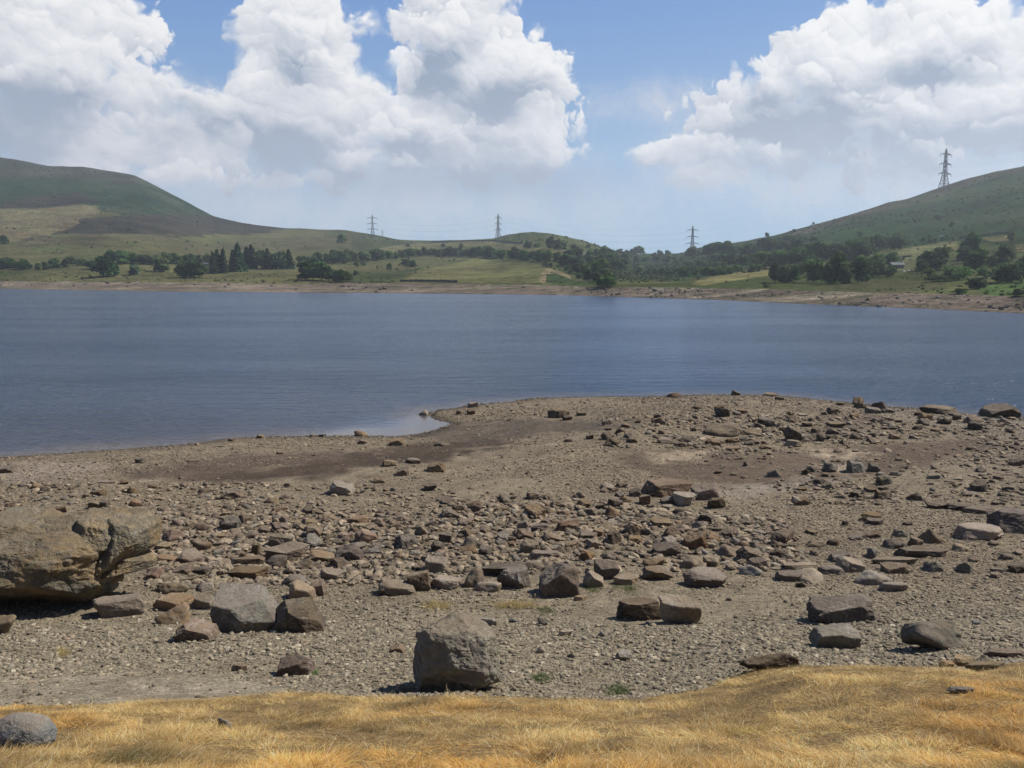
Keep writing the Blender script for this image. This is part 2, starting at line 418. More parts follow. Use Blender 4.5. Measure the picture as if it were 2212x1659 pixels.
put(inpoly(qx, qy, [(730, 498), (800, 506), (860, 520), (930, 528), (860, 540), (760, 545), (700, 530)]), (.062, .075, .038), .85)
straw2 = (DY > 505) & (DY < 560) & (DX < 760) & (w1 + .5 * w2 < .02)
put(straw2, (.135, .12, .065), .7)
put(inpoly(qx, qy, R(2, [(-40, 620), (0, 560), (200, 540), (420, 530), (620, 500), (450, 560), (380, 600), (380, 625)])), (.055, .075, .032), .9)
put(inpoly(qx, qy, [(1060, 516), (1095, 506), (1180, 502), (1215, 508), (1300, 530), (1320, 545), (1270, 535), (1180, 520)]), (.075, .095, .042), .8)
put(inpoly(DX + w2 * 10, DY + w2 * 5, R(2, [(200, 400), (400, 360), (560, 345), (1100, 345), (1180, 355), (1400, 395), (1750, 415), (1780, 440), (1480, 425), (900, 382), (520, 395), (320, 415)])), (.14, .138, .064))
put(inpoly(DX + w2 * 8, DY + w2 * 3, R(2, [(388, 594), (500, 545), (700, 490), (880, 452), (1100, 460), (1350, 478), (1440, 520), (1330, 525), (1285, 560), (1285, 606), (900, 608), (620, 600)])), (.145, .15, .062))
put(inpoly(DX, DY, R(2, [(388, 594), (500, 545), (700, 490), (880, 452), (1100, 460), (1285, 606), (900, 608), (620, 600)])) & (w1 > .0), (.165, .145, .07), .5)
put(inpoly(DX + w2 * 8, DY + w2 * 5, R(2, [(1280, 600), (1290, 545), (1340, 515), (1420, 530), (1480, 560), (1500, 600), (1350, 612)])), (.25, .205, .12))
put(inpoly(DX + w2 * 8, DY + w2 * 5, R(2, [(1320, 606), (1330, 550), (1390, 545), (1480, 580), (1580, 606), (1560, 622)])), (.05, .082, .032))
put(inpoly(qx, qy, R(2, [(1400, 470), (1600, 430), (1900, 420), (2000, 440), (1800, 600), (1700, 650), (1600, 610), (1500, 540)])), (.045, .062, .03))
right_hill = inpoly(qx, qy, [(1330, 535), (1500, 520), (1660, 500), (1800, 440), (2100, 330), (3200, 200), (3200, 560), (2212, 545), (2100, 520), (1900, 540), (1700, 570), (1500, 600), (1380, 600), (1340, 560)])
put(right_hill, (.028, .062, .023)); put(right_hill & (w1 + w2 > .14), (.045, .062, .032), .7)
put(right_hill & (w1 + w2 < -.16), (.035, .055, .027), .8)
dsk_ = DY - f_sky(DX)
put((DX > 1700) & (dsk_ < 15 + w1 * 40 + w2 * 20), (.085, .068, .056), .75)
put(inpoly(qx, qy, R(3, [(1300, 480), (1700, 420), (2300, 330), (2300, 390), (1800, 470), (1400, 520)])), (.06, .085, .038), .5)
put(inpoly(DX + w2 * 10, DY + w2 * 4, R(3, [(70, 1012), (200, 970), (400, 935), (590, 905), (600, 955), (450, 978), (300, 1000), (160, 1020)])), (.225, .205, .09))
put(inpoly(DX + w2 * 16, DY + w2 * 8, R(3, [(1390, 840), (1480, 770), (1780, 740), (1800, 800), (1640, 850), (1520, 890), (1440, 940), (1360, 900)])), (.14, .148, .07))
put(inpoly(DX + w2 * 16, DY + w2 * 5, R(3, [(1930, 722), (2110, 708), (2112, 742), (1990, 748)])), (.19, .175, .08))
put(inpoly(DX + w2 * 16, DY + w2 * 5, R(3, [(1690, 775), (1780, 765), (1790, 810), (1700, 812)])), (.2, .185, .08))
put(inpoly(DX + w2 * 16, DY + w2 * 5, R(3, [(2150, 770), (2400, 750), (2400, 800), (2160, 800)])), (.2, .17, .085))
put(inpoly(DX + w2 * 16, DY + w2 * 5, R(3, [(1900, 1040), (2050, 1000), (2300, 980), (2500, 1090), (2000, 1090)])), (.075, .12, .04))
put(inpoly(qx, qy, R(3, [(850, 1040), (1200, 985), (1700, 1000), (1760, 1060), (1300, 1075)])), (.088, .09, .045))
put((w2 > .21) & (DX < 100) & (DY < 400) & (DY < f_sky(DX) + 40), (.12, .12, .11), .5)
sm = DY > f_veg(DX) + w2 * 7
put(sm, (.205, .17, .132)); sh_t = (DY - f_veg(DX)) / (f_wat(DX) - f_veg(DX))
put(sm & (DX > 1450), (.165, .135, .105))
put(sm & (fb2(VX, VY * 2.5, .05, 4, 61) > .07), (.15, .12, .1), .8)
put(sm & (DX > 1300) & (fb2(VX, VY * 3, .03, 4, 62) > .1), (.3, .26, .2), .8)
put(sm & (DX > 1060) & (DX < 1200) & (sh_t > .35), (.15, .115, .098), .5)
put(sh_t > .93 , (.12, .1, .085), .6)
c *= np.clip(1 + 1.3 * w2 + .6 * w1 + .7 * fb2(VX, VY, .12, 3, 54), .45, 1.7)[..., None]
c += (smooth(.02, .2, fb2(VX, VY * .5, .02, 4, 57)) * .16 * (DY < f_veg(DX)))[..., None] * (np.array([.07, .068, .045]) - c)
mfar, t = new_mat('far_hillside')
at = t.n('ShaderNodeAttribute', attribute_name='Col'); tc = t.n('ShaderNodeTexCoord'); P_ = tc.outputs['Object']
n1 = t.noise(P_, .22, 6, .65); n2 = t.noise(P_, .9, 3, .6)
cc = t.mix(t.mr(n1, .35, .65), t.mix(1.0, at.outputs['Color'], (.68, .7, .68), 'MULTIPLY'), t.mix(1.0, at.outputs['Color'], (1.28, 1.25, 1.2), 'MULTIPLY'))
rg = t.m('ABSOLUTE', t.m('SUBTRACT', t.noise(P_, .011, 5, .6), .5))
cc = t.mix(t.m('MULTIPLY', t.mr(rg, .010, .002), .4), cc, (.14, .12, .075))
rg2 = t.m('ABSOLUTE', t.m('SUBTRACT', t.noise(t.vm('ADD', P_, (900, 70, 0)), .018, 5, .62), .5))
cc = t.mix(t.m('MULTIPLY', t.mr(rg2, .02, .004), .5), cc, (.03, .042, .02))
bp = t.n('ShaderNodeBump', {'Strength': 1.0, 'Distance': 2.2, 'Height': t.m('ADD', n1, t.m('MULTIPLY', n2, .4))})
finish(t, cc, 1.0, bp.outputs[0], .0)
o = mesh_obj('hills', np.stack([VX, VY, VZ], -1).reshape(-1, 3), grid_faces(*VX.shape)[:, ::-1], mfar, smooth_=True, col=np.clip(c, .01, .8).reshape(-1, 3)); tag(o, kind='structure')

# ---------------------------------------------------------------- water
mw, t = new_mat('lake_water')
tc = t.n('ShaderNodeTexCoord'); P_ = tc.outputs['Object']
at = t.n('ShaderNodeAttribute', attribute_name='Col')
mp = t.n('ShaderNodeMapping', {'Vector': P_, 'Rotation': (0, 0, .35), 'Scale': (.55, 1.35, 1)}).outputs[0]
mp2 = t.n('ShaderNodeMapping', {'Vector': P_, 'Rotation': (0, 0, -.25), 'Scale': (.3, 1.0, 1)}).outputs[0]
wp = t.n('ShaderNodeMapping', {'Vector': P_, 'Rotation': (0, 0, .1), 'Scale': (.012, .05, 1)}).outputs[0]
a1 = t.noise(mp, 1.6, 3, .6); a2 = t.noise(mp2, .55, 3, .55); a3 = t.noise(mp, 4.5, 2, .5)
wind = t.mr(t.noise(wp, 1.0, 4, .6), .35, .65, .5, .9)
hh = t.m('ADD', t.m('MULTIPLY', a1, .5), t.m('ADD', t.m('MULTIPLY', a2, .85), t.m('MULTIPLY', a3, .08)))
calm = t.n('ShaderNodeSeparateColor', {0: at.outputs['Color']})
st = t.m('MULTIPLY', wind, calm.outputs[0])
bp = t.n('ShaderNodeBump', {'Strength': st, 'Distance': .72, 'Height': hh})
base = t.mix(calm.outputs[1], (.022, .042, .080), (.085, .07, .062))
b = t.n('ShaderNodeBsdfPrincipled', {'Base Color': base, 'Roughness': .16, 'IOR': 1.33, 'Normal': bp.outputs[0]})
t.n('ShaderNodeOutputMaterial', {'Surface': b.outputs[0]})
wx = axis(-40, 60, -900, 900, 1.0, 1.08)
wy = axis(30, 80, 8, 640, .6, 1.05)
WX, WY = np.meshgrid(wx, wy, indexing='ij')
sd = -sdist(WX, WY)
inl = np.exp(-(((WX + 6.0) / 6.5) ** 2 + ((WY - 53.0) / 6.0) ** 2) ** 1.5)
cw = np.zeros(WX.shape + (3,)); cw[..., 0] = np.clip(smooth(-.5, 4, sd) * .45 + .55 - .9 * inl, .02, 1); cw[..., 1] = np.clip((1 - smooth(0, 3.5, sd + fb2(WX, WY, .3, 3, 71) * 3)) * .6 + .45 * np.exp(-np.abs(sd) / 22.) * smooth(10, -20, WX), 0, 1)
o = mesh_obj('water', np.stack([WX, WY, WX * 0], -1).reshape(-1, 3), grid_faces(*WX.shape), mw, smooth_=True, col=cw.reshape(-1, 3)); tag(o, kind='structure')

# ---------------------------------------------------------------- rocks
_ico = {}
def ico(n):
    if n not in _ico:
        bm = bmesh.new(); bmesh.ops.create_icosphere(bm, subdivisions=n, radius=1)
        v = np.array([q.co[:] for q in bm.verts]); bm.faces.ensure_lookup_table()
        f = np.array([[q.index for q in fc.verts] for fc in bm.faces]); bm.free(); _ico[n] = (v, f)
    return _ico[n]
def unit(a): a = np.asarray(a, float); return a / np.linalg.norm(a, axis=-1, keepdims=True)
def rock_shape(kind, seed, sub=4, planes=None, p=26, rough=.05):
    r = np.random.default_rng(seed); d, f = ico(sub)
    if planes is None:
        if kind == 'smooth': p = 4; N = unit(r.normal(size=(24, 3))); h = r.uniform(.9, 1.02, 24); rough = rough * .5
        elif kind == 'round': p = 10; N = unit(r.normal(size=(15, 3))); h = r.uniform(.72, 1.05, 15); N[0] = (0, 0, -1); h[0] = .55; rough = rough * 1.5
        elif kind == 'slab':
            N = [(0, 0, 1), (0, 0, -1)]; a0 = r.uniform(0, 6)
            N += [(math.cos(a0 + k * 1.05 + r.uniform(-.3, .3)), math.sin(a0 + k * 1.05 + r.uniform(-.3, .3)), r.uniform(-.3, .3)) for k in range(6)]
            N += [tuple(r.normal(size=3)) for _ in range(8)]
            N = unit(N) + 0; N[0] = unit(N[0] + np.array([r.uniform(-.2, .2), r.uniform(-.2, .2), 0])); h = np.r_[.8, .8, r.uniform(.7, 1.05, 6), r.uniform(.9, 1.12, 8)]
        elif kind == 'wedge':
            t0 = r.uniform(.25, .6) * r.choice([-1, 1])
            N = unit([(t0, -.15, .85), (0, 0, -1), (-1, -.1, .1), (1, -.1, .15), (.1, -1, r.uniform(-.3, .1)), (.1, 1, .2), (.6, -.6, .4), (-.6, -.5, .5)] + [tuple(r.normal(size=3)) for _ in range(9)]); h = np.r_[.6, .7, .85, .85, .7, .8, .9, .9, r.uniform(.8, 1.08, 9)]
        else:
            a0 = r.uniform(-.6, .6); ca, sa = math.cos(a0), math.sin(a0)
            N = unit([(r.uniform(-.25, .25), r.uniform(-.35, .1), 1), (0, 0, -1), (ca, sa, r.uniform(-.2, .3)), (-ca, -sa, r.uniform(-.2, .3)), (-sa, ca, .1), (sa, -ca, r.uniform(-.5, 0))] + [tuple(r.normal(size=3)) for _ in range(11)]); h = np.r_[.7, .75, .85, .85, .8, .75, r.uniform(.78, 1.08, 11)]
    else:
        N = unit([q[0] for q in planes]); h = np.array([q[1] for q in planes], float)
    if kind in ('round', 'smooth') and planes is None:
        dt = np.clip(d @ N.T, 0, None) / h
        v = d * ((np.sum(dt ** p, 1) + 1e-9) ** (-1 / p))[:, None]
    else:
        v, f = polytope(N, h, 6 if sub >= 6 else 4 if sub == 5 else 3 if sub == 4 else 1, p, bev=.07 if sub < 5 else .045)
    dn = unit(v)
    v = v + dn * (fbm(v * 1.9 + seed * 3.1, 4, seed, .6) * rough * 6.0)[:, None]
    if sub >= 5:
        cr = np.abs(fbm(v * 2.1 + seed * 1.7 + 9, 3, seed + 5))
        v = v - dn * (np.clip(.025 - cr, 0, 1) * rough * 26)[:, None]
    if sub >= 4: v = v + dn * (fbm(v * 6 + seed, 4, seed + 9, .6) * rough * 2.2)[:, None]
    return v, f
def polytope(N, h, cuts, p, bev):
    bm = bmesh.new(); bmesh.ops.create_cube(bm, size=2.6)
    for n_, h_ in zip(N, h):
        r = bmesh.ops.bisect_plane(bm, geom=bm.verts[:] + bm.edges[:] + bm.faces[:], dist=1e-5, plane_co=tuple(np.array(n_) * h_), plane_no=tuple(n_), clear_outer=True)
        ed = [e for e in r['geom_cut'] if isinstance(e, bmesh.types.BMEdge)]
        if ed: bmesh.ops.edgenet_fill(bm, edges=ed)
    bmesh.ops.remove_doubles(bm, verts=bm.verts[:], dist=.02)
    bmesh.ops.bevel(bm, geom=bm.edges[:], offset=bev, segments=1, affect='EDGES', profile=.5, clamp_overlap=True)
    bmesh.ops.remove_doubles(bm, verts=bm.verts[:], dist=.004)
    bmesh.ops.triangulate(bm, faces=bm.faces[:])
    for _ in range(3):
        lim = 1.3 / (cuts + 1) * (1.6 - .3 * _)
        le = [e for e in bm.edges if e.calc_length() > lim * 1.4]
        if not le: break
        bmesh.ops.subdivide_edges(bm, edges=le, cuts=1, use_grid_fill=False); bmesh.ops.triangulate(bm, faces=[q for q in bm.faces if len(q.verts) > 3])
    for _ in range(5):
        lim = 1.0 / (cuts * cuts + 1)
        le = [e for e in bm.edges if e.calc_length() > lim * 1.5]
        if not le: break
        bmesh.ops.subdivide_edges(bm, edges=le, cuts=1); bmesh.ops.triangulate(bm, faces=[q for q in bm.faces if len(q.verts) > 3])
    bmesh.ops.recalc_face_normals(bm, faces=bm.faces[:])
    v = np.array([q.co[:] for q in bm.verts]); f = np.array([[q.index for q in fc.verts] for fc in bm.faces]); bm.free()
    return v, f
def fit(v, w, dp, h):
    lo, hi = v.min(0), v.max(0); s = np.array([w, dp, h]) / (hi - lo)
    return (v - (lo + hi) / 2 * np.array([1, 1, 0]) - np.array([0, 0, lo[2]])) * s
LAND = []       # landmarks for labels: (x, y, phrase)
def place_rock(n, box, kind, mat, label, cat='rock', land=None, seed=None, sub=None, planes=None, p=26, rough=.05, dpf=.8, sink=.1, name='rock', group=None, slope_w=.5):
    l, r_, tp, bt = box
    x0, yt = reg(n, l, tp); x1, yb = reg(n, r_, bt)
    cx = (x0 + x1) / 2
    gx, gy, g_z = ground_at(cx, yb)
    dist = gy * CT + (H - g_z) * ST
    w = (x1 - x0) * D2 * dist / F
    slope = (H - g_z) / gy
    tot = (yb - yt) * D2 * dist / F / math.cos(math.atan(slope)) * 1.0
    dp = min(w * dpf, tot * slope_w / slope) if slope > 0 else w * dpf
    dp = max(dp, w * .3)
    h = max(tot - dp * slope * .8, tot * .45)
    k = 1 + (dp * .5) / gy                # centre lies half a depth behind the front edge
    w *= k; h *= k
    seed = seed if seed is not None else int(l * 7 + tp * 13 + n) % 9973
    px = w / dist * F
    sub = sub or (5 if px > 60 else 4 if px > 16 else 3)
    v, f = rock_shape(kind, seed, sub, planes, p, rough)
    hs = h * (1 + sink)
    v = fit(v, w * 1.04, dp, hs)
    cyw = gy + dp * .5; cxw = float(ray(cx, yb)[0]) * cyw
    zc = g_z
    o = mesh_obj(name, v, f, M[mat], smooth_=False, loc=(cxw, cyw, g_z - h * sink))
    if kind == 'round' or sub < 5: o.data.polygons.foreach_set('use_smooth', np.full(len(f), kind in ('round', 'smooth')))
    o['_k'] = 1; del o['_k']
    tag(o, label, cat, group)
    ROCKS.append((cxw, cyw, w / 2, dp / 2))
    if land: LAND.append((cxw, cyw, land))
    return o
ROCKS = []
# --- rocks read off the photograph: (region, left, right, top, bottom), shape, surface, label or None, landmark phrase
RK = [
 (4,-60,118,785,915,'round','pale','rounded pale stone at the left edge below the overhang of the lichen boulder','the pale stone at the left edge'),
 (4,530,815,690,825,'block','warm','long flat-topped stone butting against the right foot of the lichen boulder','the flat-topped stone by the lichen boulder'),
 (4,870,1060,615,690,'round','pale',None), (4,865,1095,680,790,'block','warm','broad brown block just behind the tan-capped stone','the broad brown block'),
 (4,1090,1210,690,775,'block','pale',None), (4,1075,1205,615,675,'round','pale',None),
 (4,880,1060,738,860,'round','warm','rounded stone with a tan top between lichen boulder and dark-faced block','the tan-capped round stone'),
 (4,985,1205,828,955,'wedge','brown','tilted brown slab leaning in front of the dark-faced block','the tilted slab before the dark-faced block'),
 (4,1610,1760,610,725,'wedge','warm',None), (4,1740,1815,605,700,'block','brown',None),
 (4,1785,1935,535,612,'block','brown','oblong brown stone lying alone right of and behind the dark-faced block','the lone oblong brown stone'),
 (4,1575,1720,570,640,'round','brown',None), (4,1290,1490,530,610,'block','brown','square brown block with shadowed foot behind the dark-faced block','the square brown block'),
 (4,1310,1480,470,540,'slab','brown',None), (4,1465,1605,460,545,'round','brown',None), (4,1495,1725,390,515,'block','brown','large brown block with dark right face in the rubble band','the large brown rubble block'),
 (4,1715,1880,435,520,'wedge','brown',None), (4,1405,1450,400,470,'block','dark',None),
 (4,1550,1750,1020,1145,'wedge','purple','reddish-brown wedge with a hollowed face on the open gravel','the reddish wedge on open gravel'),
 (4,1290,1385,1075,1120,'slab','warm',None), (4,965,1080,515,590,'wedge','brown',None), (4,850,990,460,515,'wedge','brown',None), (4,1080,1180,385,460,'round','brown',None),
 (4,1245,1360,95,160,'wedge','brown','humped brown rock with black left face below the wet mud','the humped rock below the wet mud'), (4,1470,1550,145,185,'round','warm',None),
 (4,500,572,165,212,'block','dark','dark cube-shaped stone above the lichen boulder','the dark cube above the lichen boulder'), (4,560,612,160,210,'block','brown',None), (4,65,122,215,250,'block','dark',None),
 (4,965,1030,265,310,'round','purple',None), (4,1090,1155,285,340,'round','purple','smooth purple-grey stone right of the lichen boulder top','the smooth purple-grey stone'), (4,1020,1060,232,262,'round','purple',None),
 (4,1110,1180,90,125,'round','dark',None), (4,1285,1345,430,458,'slab','white','small chalk-white stone in the brown rubble band','the chalk-white stone'), (4,1515,1615,285,345,'block','purple',None),
 (4,1200,1260,350,395,'block','brown',None), (4,1360,1440,330,380,'round','brown',None), (4,1440,1510,310,350,'wedge','brown',None),
 (7,1420,1530,445,515,'wedge','pale','leaning slab with a bright right side below the wet mud','the bright leaning slab'),
 (5,-20,140,400,510,'wedge','brown',None), (5,485,612,470,575,'block','warm','upright warm-brown block behind a row of four stones','the upright warm-brown block'),
 (5,385,515,550,675,'block','dark','dark upright stone touching a wide pale wedge on its left','the dark upright stone'), (5,500,685,585,668,'slab','warm','low sloping stone right of the dark upright stone','the low sloping stone'),
 (5,218,430,595,700,'wedge','warm','wide pinkish wedge at the left end of the stone row','the pinkish wedge'), (5,697,815,532,655,'round','warm','egg-shaped upright stone mid row behind the great grey boulder','the egg-shaped stone'),
 (5,790,1050,510,600,'block','dark','long dark slab behind the egg-shaped stone','the long dark slab'), (5,885,1070,535,665,'block','dark','dark angular block right of the egg-shaped stone','the dark angular block'),
 (5,760,905,608,680,'round','warm',None), (5,990,1133,497,555,'round','dark',None),
 (5,1118,1345,505,712,'wedge','brown','large pointed brown boulder with a peaked left top','the pointed brown boulder'), (5,1365,1480,553,655,'wedge','pale','pale triangular stone right of the pointed brown boulder','the pale triangular stone'),
 (5,1425,1560,495,610,'block','warm',None), (5,1530,1675,580,640,'slab','warm',None), (5,1690,1855,532,615,'block','brown',None), (5,1690,1830,475,550,'round','warm',None),
 (5,1750,1915,388,480,'wedge','brown','pointed fan-shaped stone on the crest of the rubble band','the fan-shaped stone'), (5,1465,1560,448,498,'round','brown',None), (5,1040,1230,440,500,'slab','brown',None),
 (5,775,852,412,480,'block','dark','small near-black cube in front of the rubble band','the near-black cube'), (5,940,980,390,432,'block','brown',None), (5,660,770,400,475,'wedge','brown',None), (5,515,590,392,460,'block','dark',None),
 (5,555,630,340,415,'block','dark',None), (5,1332,1440,335,382,'block','brown',None), (5,1415,1480,315,370,'block','brown',None), (5,990,1090,322,385,'wedge','brown',None), (5,1140,1240,340,400,'wedge','brown',None),
 (5,1550,1805,700,840,'slab','dark','low dark block leaning on the tan-topped block','the low dark leaning block'), (5,1785,2012,690,862,'block','warm','tan-topped block with black shadowed front','the tan-topped block'),
 (5,770,880,815,865,'slab','pale',None), (5,285,365,965,1020,'wedge','purple',None), (5,1083,1120,685,715,'round','pale',None), (5,1310,1385,693,728,'slab','warm',None), (5,1545,1635,1000,1065,'block','pale',None),
 (5,340,430,1190,1235,'round','pale',None), (5,1110,1165,820,865,'round','grey',None), (5,480,545,70,110,'block','dark',None), (5,1440,1482,890,930,'round','pale',None), (5,945,1000,820,850,'round','blue',None),
 (5,195,260,35,70,'wedge','brown',None), (5,1100,1150,975,1020,'round','pale',None), (5,1280,1320,1010,1045,'round','pale',None), (5,1225,1300,885,925,'slab','pale',None),
 (8,560,778,440,525,'slab','brown','long flat-topped brown slab heading the rock pile','the long slab of the rock pile'), (8,695,797,495,562,'slab','pale','pale tilted slab propped in the rock pile','the pale tilted slab'),
 (8,775,892,455,535,'wedge','purple','reddish boulder at the right end of the rock pile','the reddish pile boulder'), (8,845,918,520,572,'block','dark','black block just right of the rock pile','the black block by the pile'),
 (8,640,700,550,582,'slab','pale',None), (8,690,752,563,598,'round','dark',None), (8,410,480,525,572,'block','dark',None), (8,465,520,515,545,'round','brown',None), (8,550,600,505,555,'block','brown',None), (8,360,405,545,575,'block','dark',None), (8,505,560,475,520,'wedge','brown',None), (8,640,700,515,552,'wedge','dark',None),
 (8,828,1000,192,262,'round','dark','long humped dark boulder in the middle of the spit','the long humped boulder on the spit'), (8,1000,1075,222,255,'round','pale','rounded pale stone right of the long humped boulder on the spit','the rounded pale stone on the spit'),
 (8,1050,1135,170,218,'block','dark',None), (8,1045,1085,197,225,'round','dark',None), (8,1130,1180,195,222,'round','dark',None), (8,1178,1250,208,280,'wedge','dark','dark upright rock behind a bright flat stone on the spit','the dark upright rock on the spit'),
 (8,1180,1248,270,306,'slab','pale','bright flat stone at the foot of a dark upright rock','the bright flat stone'), (8,1250,1300,193,218,'block','dark',None), (8,1360,1410,222,253,'wedge','dark',None), (8,1362,1435,192,222,'block','dark',None),
 (8,155,248,135,180,'round','dark','dark smooth boulder on the left half of the spit','the dark smooth spit boulder'), (8,278,320,150,170,'block','dark',None), (8,215,260,165,190,'round','dark',None),
 (8,668,735,65,92,'round','brown','low humped rock on the waterline at the top of the spit','the humped waterline rock'), (8,950,985,58,82,'wedge','dark','small pointed rock standing up against the water','the small pointed waterline rock'), (8,775,830,118,142,'round','dark',None), (8,875,920,120,148,'wedge','brown',None), (8,975,1015,138,162,'block','brown',None), (8,613,645,160,182,'block','dark',None),
 (8,1135,1175,82,103,'block','dark',None), (8,1080,1145,70,84,'slab','brown',None), (8,1235,1275,158,172,'slab','pale',None), (8,1770,1915,122,165,'slab','dark','long flat outcrop by the water left of the biggest shore boulder','the flat waterside outcrop'), (8,1850,1915,135,162,'block','dark',None),
 (8,1530,1590,130,160,'block','dark',None), (8,1735,1785,150,172,'block','dark',None), (8,1900,1940,160,190,'block','dark',None), (8,2030,2185,115,180,'wedge','dark','big dark wedge-shaped boulder at the water edge on the right','the big dark waterside boulder'),
 (8,1630,1675,245,272,'wedge','brown','lone grey-brown stone on the reddish silt','the lone stone on reddish silt'), (8,1730,1775,205,232,'round','dark',None), (8,1810,1855,222,240,'slab','brown',None), (8,440,490,218,250,'round','purple',None), (8,470,510,200,222,'wedge','brown',None), (8,495,540,262,288,'block','dark',None), (8,720,790,258,285,'round','dark',None), (8,320,352,248,272,'block','dark',None), (8,225,265,265,283,'slab','brown',None), (8,1395,1440,110,125,'block','dark',None),
 (8,1520,1575,473,502,'block','dark','small dark cube on grey gravel right of the rock pile','the small dark cube'), (8,1210,1280,515,558,'wedge','brown','brown peaked stone between the rock pile and the dark cube','the brown peaked stone'),
 (8,1885,1940,155,172,'slab','dark',None), (8,1590,1650,132,158,'wedge','dark',None), (8,1180,1230,168,186,'slab','dark',None), (8,830,870,168,185,'block','dark',None), (8,660,710,250,272,'round','dark',None), (8,630,665,228,250,'block','purple',None), (8,585,625,222,240,'slab','dark',None), (8,910,985,302,322,'slab','brown',None), (8,1070,1120,292,315,'wedge','brown',None),
 (6,1020,1130,228,290,'slab','warm',None), (6,1050,1150,262,306,'block','dark','dark oblong block tucked under a paler flat stone','the dark oblong block'), (6,955,1030,350,390,'wedge','dark',None), (6,1000,1075,330,380,'wedge','warm',None), (6,1055,1127,330,378,'wedge','dark',None),
 (6,360,435,275,320,'block','dark','dark squarish stone alone on the grey gravel','the dark squarish stone'), (6,1255,1310,280,308,'block','dark',None), (6,915,950,275,308,'block','brown',None),
 (6,1390,1500,170,215,'block','dark',None), (6,1505,1622,180,225,'block','dark',None), (6,1580,1765,198,242,'slab','brown','thin brown slab left of the great ledge at the right edge','the thin brown slab'),
 (6,1735,2010,198,355,'slab','brown','great flat-topped brown ledge cut by the right edge','the great ledge at the right edge'), (6,1550,1802,292,392,'slab','warm','flat oval slab with a cracked top in front of the great ledge','the flat oval slab'),
 (6,1360,1487,315,408,'round','warm','rounded brown stone left of the flat oval slab','the rounded stone left of the oval slab'), (6,1150,1262,375,438,'round','dark',None), (6,1205,1490,418,488,'slab','dark','long low dark slab stretching across the gravel','the long low dark slab'),
 (6,1140,1285,500,578,'wedge','brown','brown stone standing before a flat sunken slab','the brown stone before the sunken slab'), (6,1085,1330,478,530,'slab','warm',None), (6,895,1045,475,570,'wedge','warm','leaning brown block behind the long pale rounded stone','the leaning brown block'),
 (6,975,1182,548,640,'round','pale','long pale rounded stone in the right-hand stone row','the long pale rounded stone'), (6,1130,1275,612,677,'round','pale','low buff rounded stone at the near end of its row','the low buff stone'), (6,790,925,525,583,'round','dark',None), (6,585,785,508,558,'slab','warm',None), (6,550,690,552,620,'block','brown',None),
 (6,660,820,543,632,'round','pale','cracked pale oval stone lying on smaller brown stones','the cracked pale oval stone'), (6,345,470,522,590,'round','pale','flat buff stone lying on open gravel right of the overhanging block','the flat buff stone'), (6,200,355,405,490,'round','warm',None), (6,330,475,418,518,'wedge','dark','dark pyramid-shaped rock behind the flat buff stone','the dark pyramid rock'),
 (6,35,165,330,440,'wedge','brown',None), (6,33,258,540,657,'slab','brown','overhanging flat-topped block with a black front','the overhanging flat-topped block'), (6,15,155,462,550,'round','warm',None), (6,140,240,470,540,'block','warm',None),
 (6,728,1098,685,852,'wedge','dark','large dark boulder sloping down to the right on open gravel','the large dark sloping boulder'), (6,750,1002,855,997,'block','grey','squat brown-grey boulder right in front of the large dark sloping one','the squat brown-grey boulder'),
 (6,1260,1620,820,1010,'round','grey','large ribbed grey boulder at the lower right before the grass','the large ribbed grey boulder'), (6,345,680,1005,1110,'round','dark','long dark stone half hidden by the edge of the dry grass','the long dark stone at the grass edge'),
 (6,1530,1665,1030,1105,'block','warm','tan stone at the grass edge on the right','the tan stone at the grass edge'), (6,1455,1542,1055,1105,'block','warm',None), (6,1700,1925,990,1045,'slab','warm',None), (6,1600,1820,1060,1115,'slab','pale',None),
 (6,715,820,385,430,'round','dark',None), (6,830,910,370,420,'round','brown',None), (6,1500,1660,1205,1245,'slab','grey','flat grey stone sunk in the dry grass at the right','the sunken stone in the grass'), (6,1740,1840,538,572,'slab','brown',None), (6,1830,1960,512,575,'slab','dark','dark slab at the right edge above the gravel slope','the dark slab at the right edge'), (6,660,720,612,655,'round','dark',None),
 (6,1430,1475,905,925,'slab','pale',None), (6,445,475,905,925,'round','white',None), (6,1640,1690,835,860,'slab','blue',None), (6,640,720,140,195,'wedge','warm',None), (6,1110,1180,85,110,'slab','dark',None), (6,755,800,90,112,'slab','warm',None),
 (7,960,1060,485,532,'wedge','brown',None), (7,1650,1722,355,390,'slab','pale','pale flat stone topping the pile at the end of the mud','the pale stone topping the mud-end pile'), (7,1710,1770,385,430,'wedge','warm',None), (7,1845,1925,365,415,'wedge','brown','peaked brown rock at the right of the mud-end pile','the peaked mud-end rock'), (7,1750,1820,348,378,'slab','brown',None), (7,1610,1670,432,462,'wedge','warm',None),
 (7,1830,1885,458,495,'block','dark',None), (7,1878,1945,278,302,'round','dark',None), (7,1680,1745,262,300,'wedge','brown','brown hump by the mouth of the small inlet','the brown hump by the inlet'), (7,1545,1590,268,292,'wedge','warm',None), (7,1530,1587,230,260,'round','brown','pair-topped brown rock on the waterline near the inlet','the brown waterline rock near the inlet'),
 (7,1335,1375,248,262,'slab','brown',None), (7,1375,1408,246,262,'round','dark',None), (7,1110,1142,250,268,'wedge','brown',None), (7,985,1015,265,280,'block','dark',None), (7,585,630,348,375,'block','dark','small dark stone on the left shore beside the wet mud','the small dark stone beside the mud'),
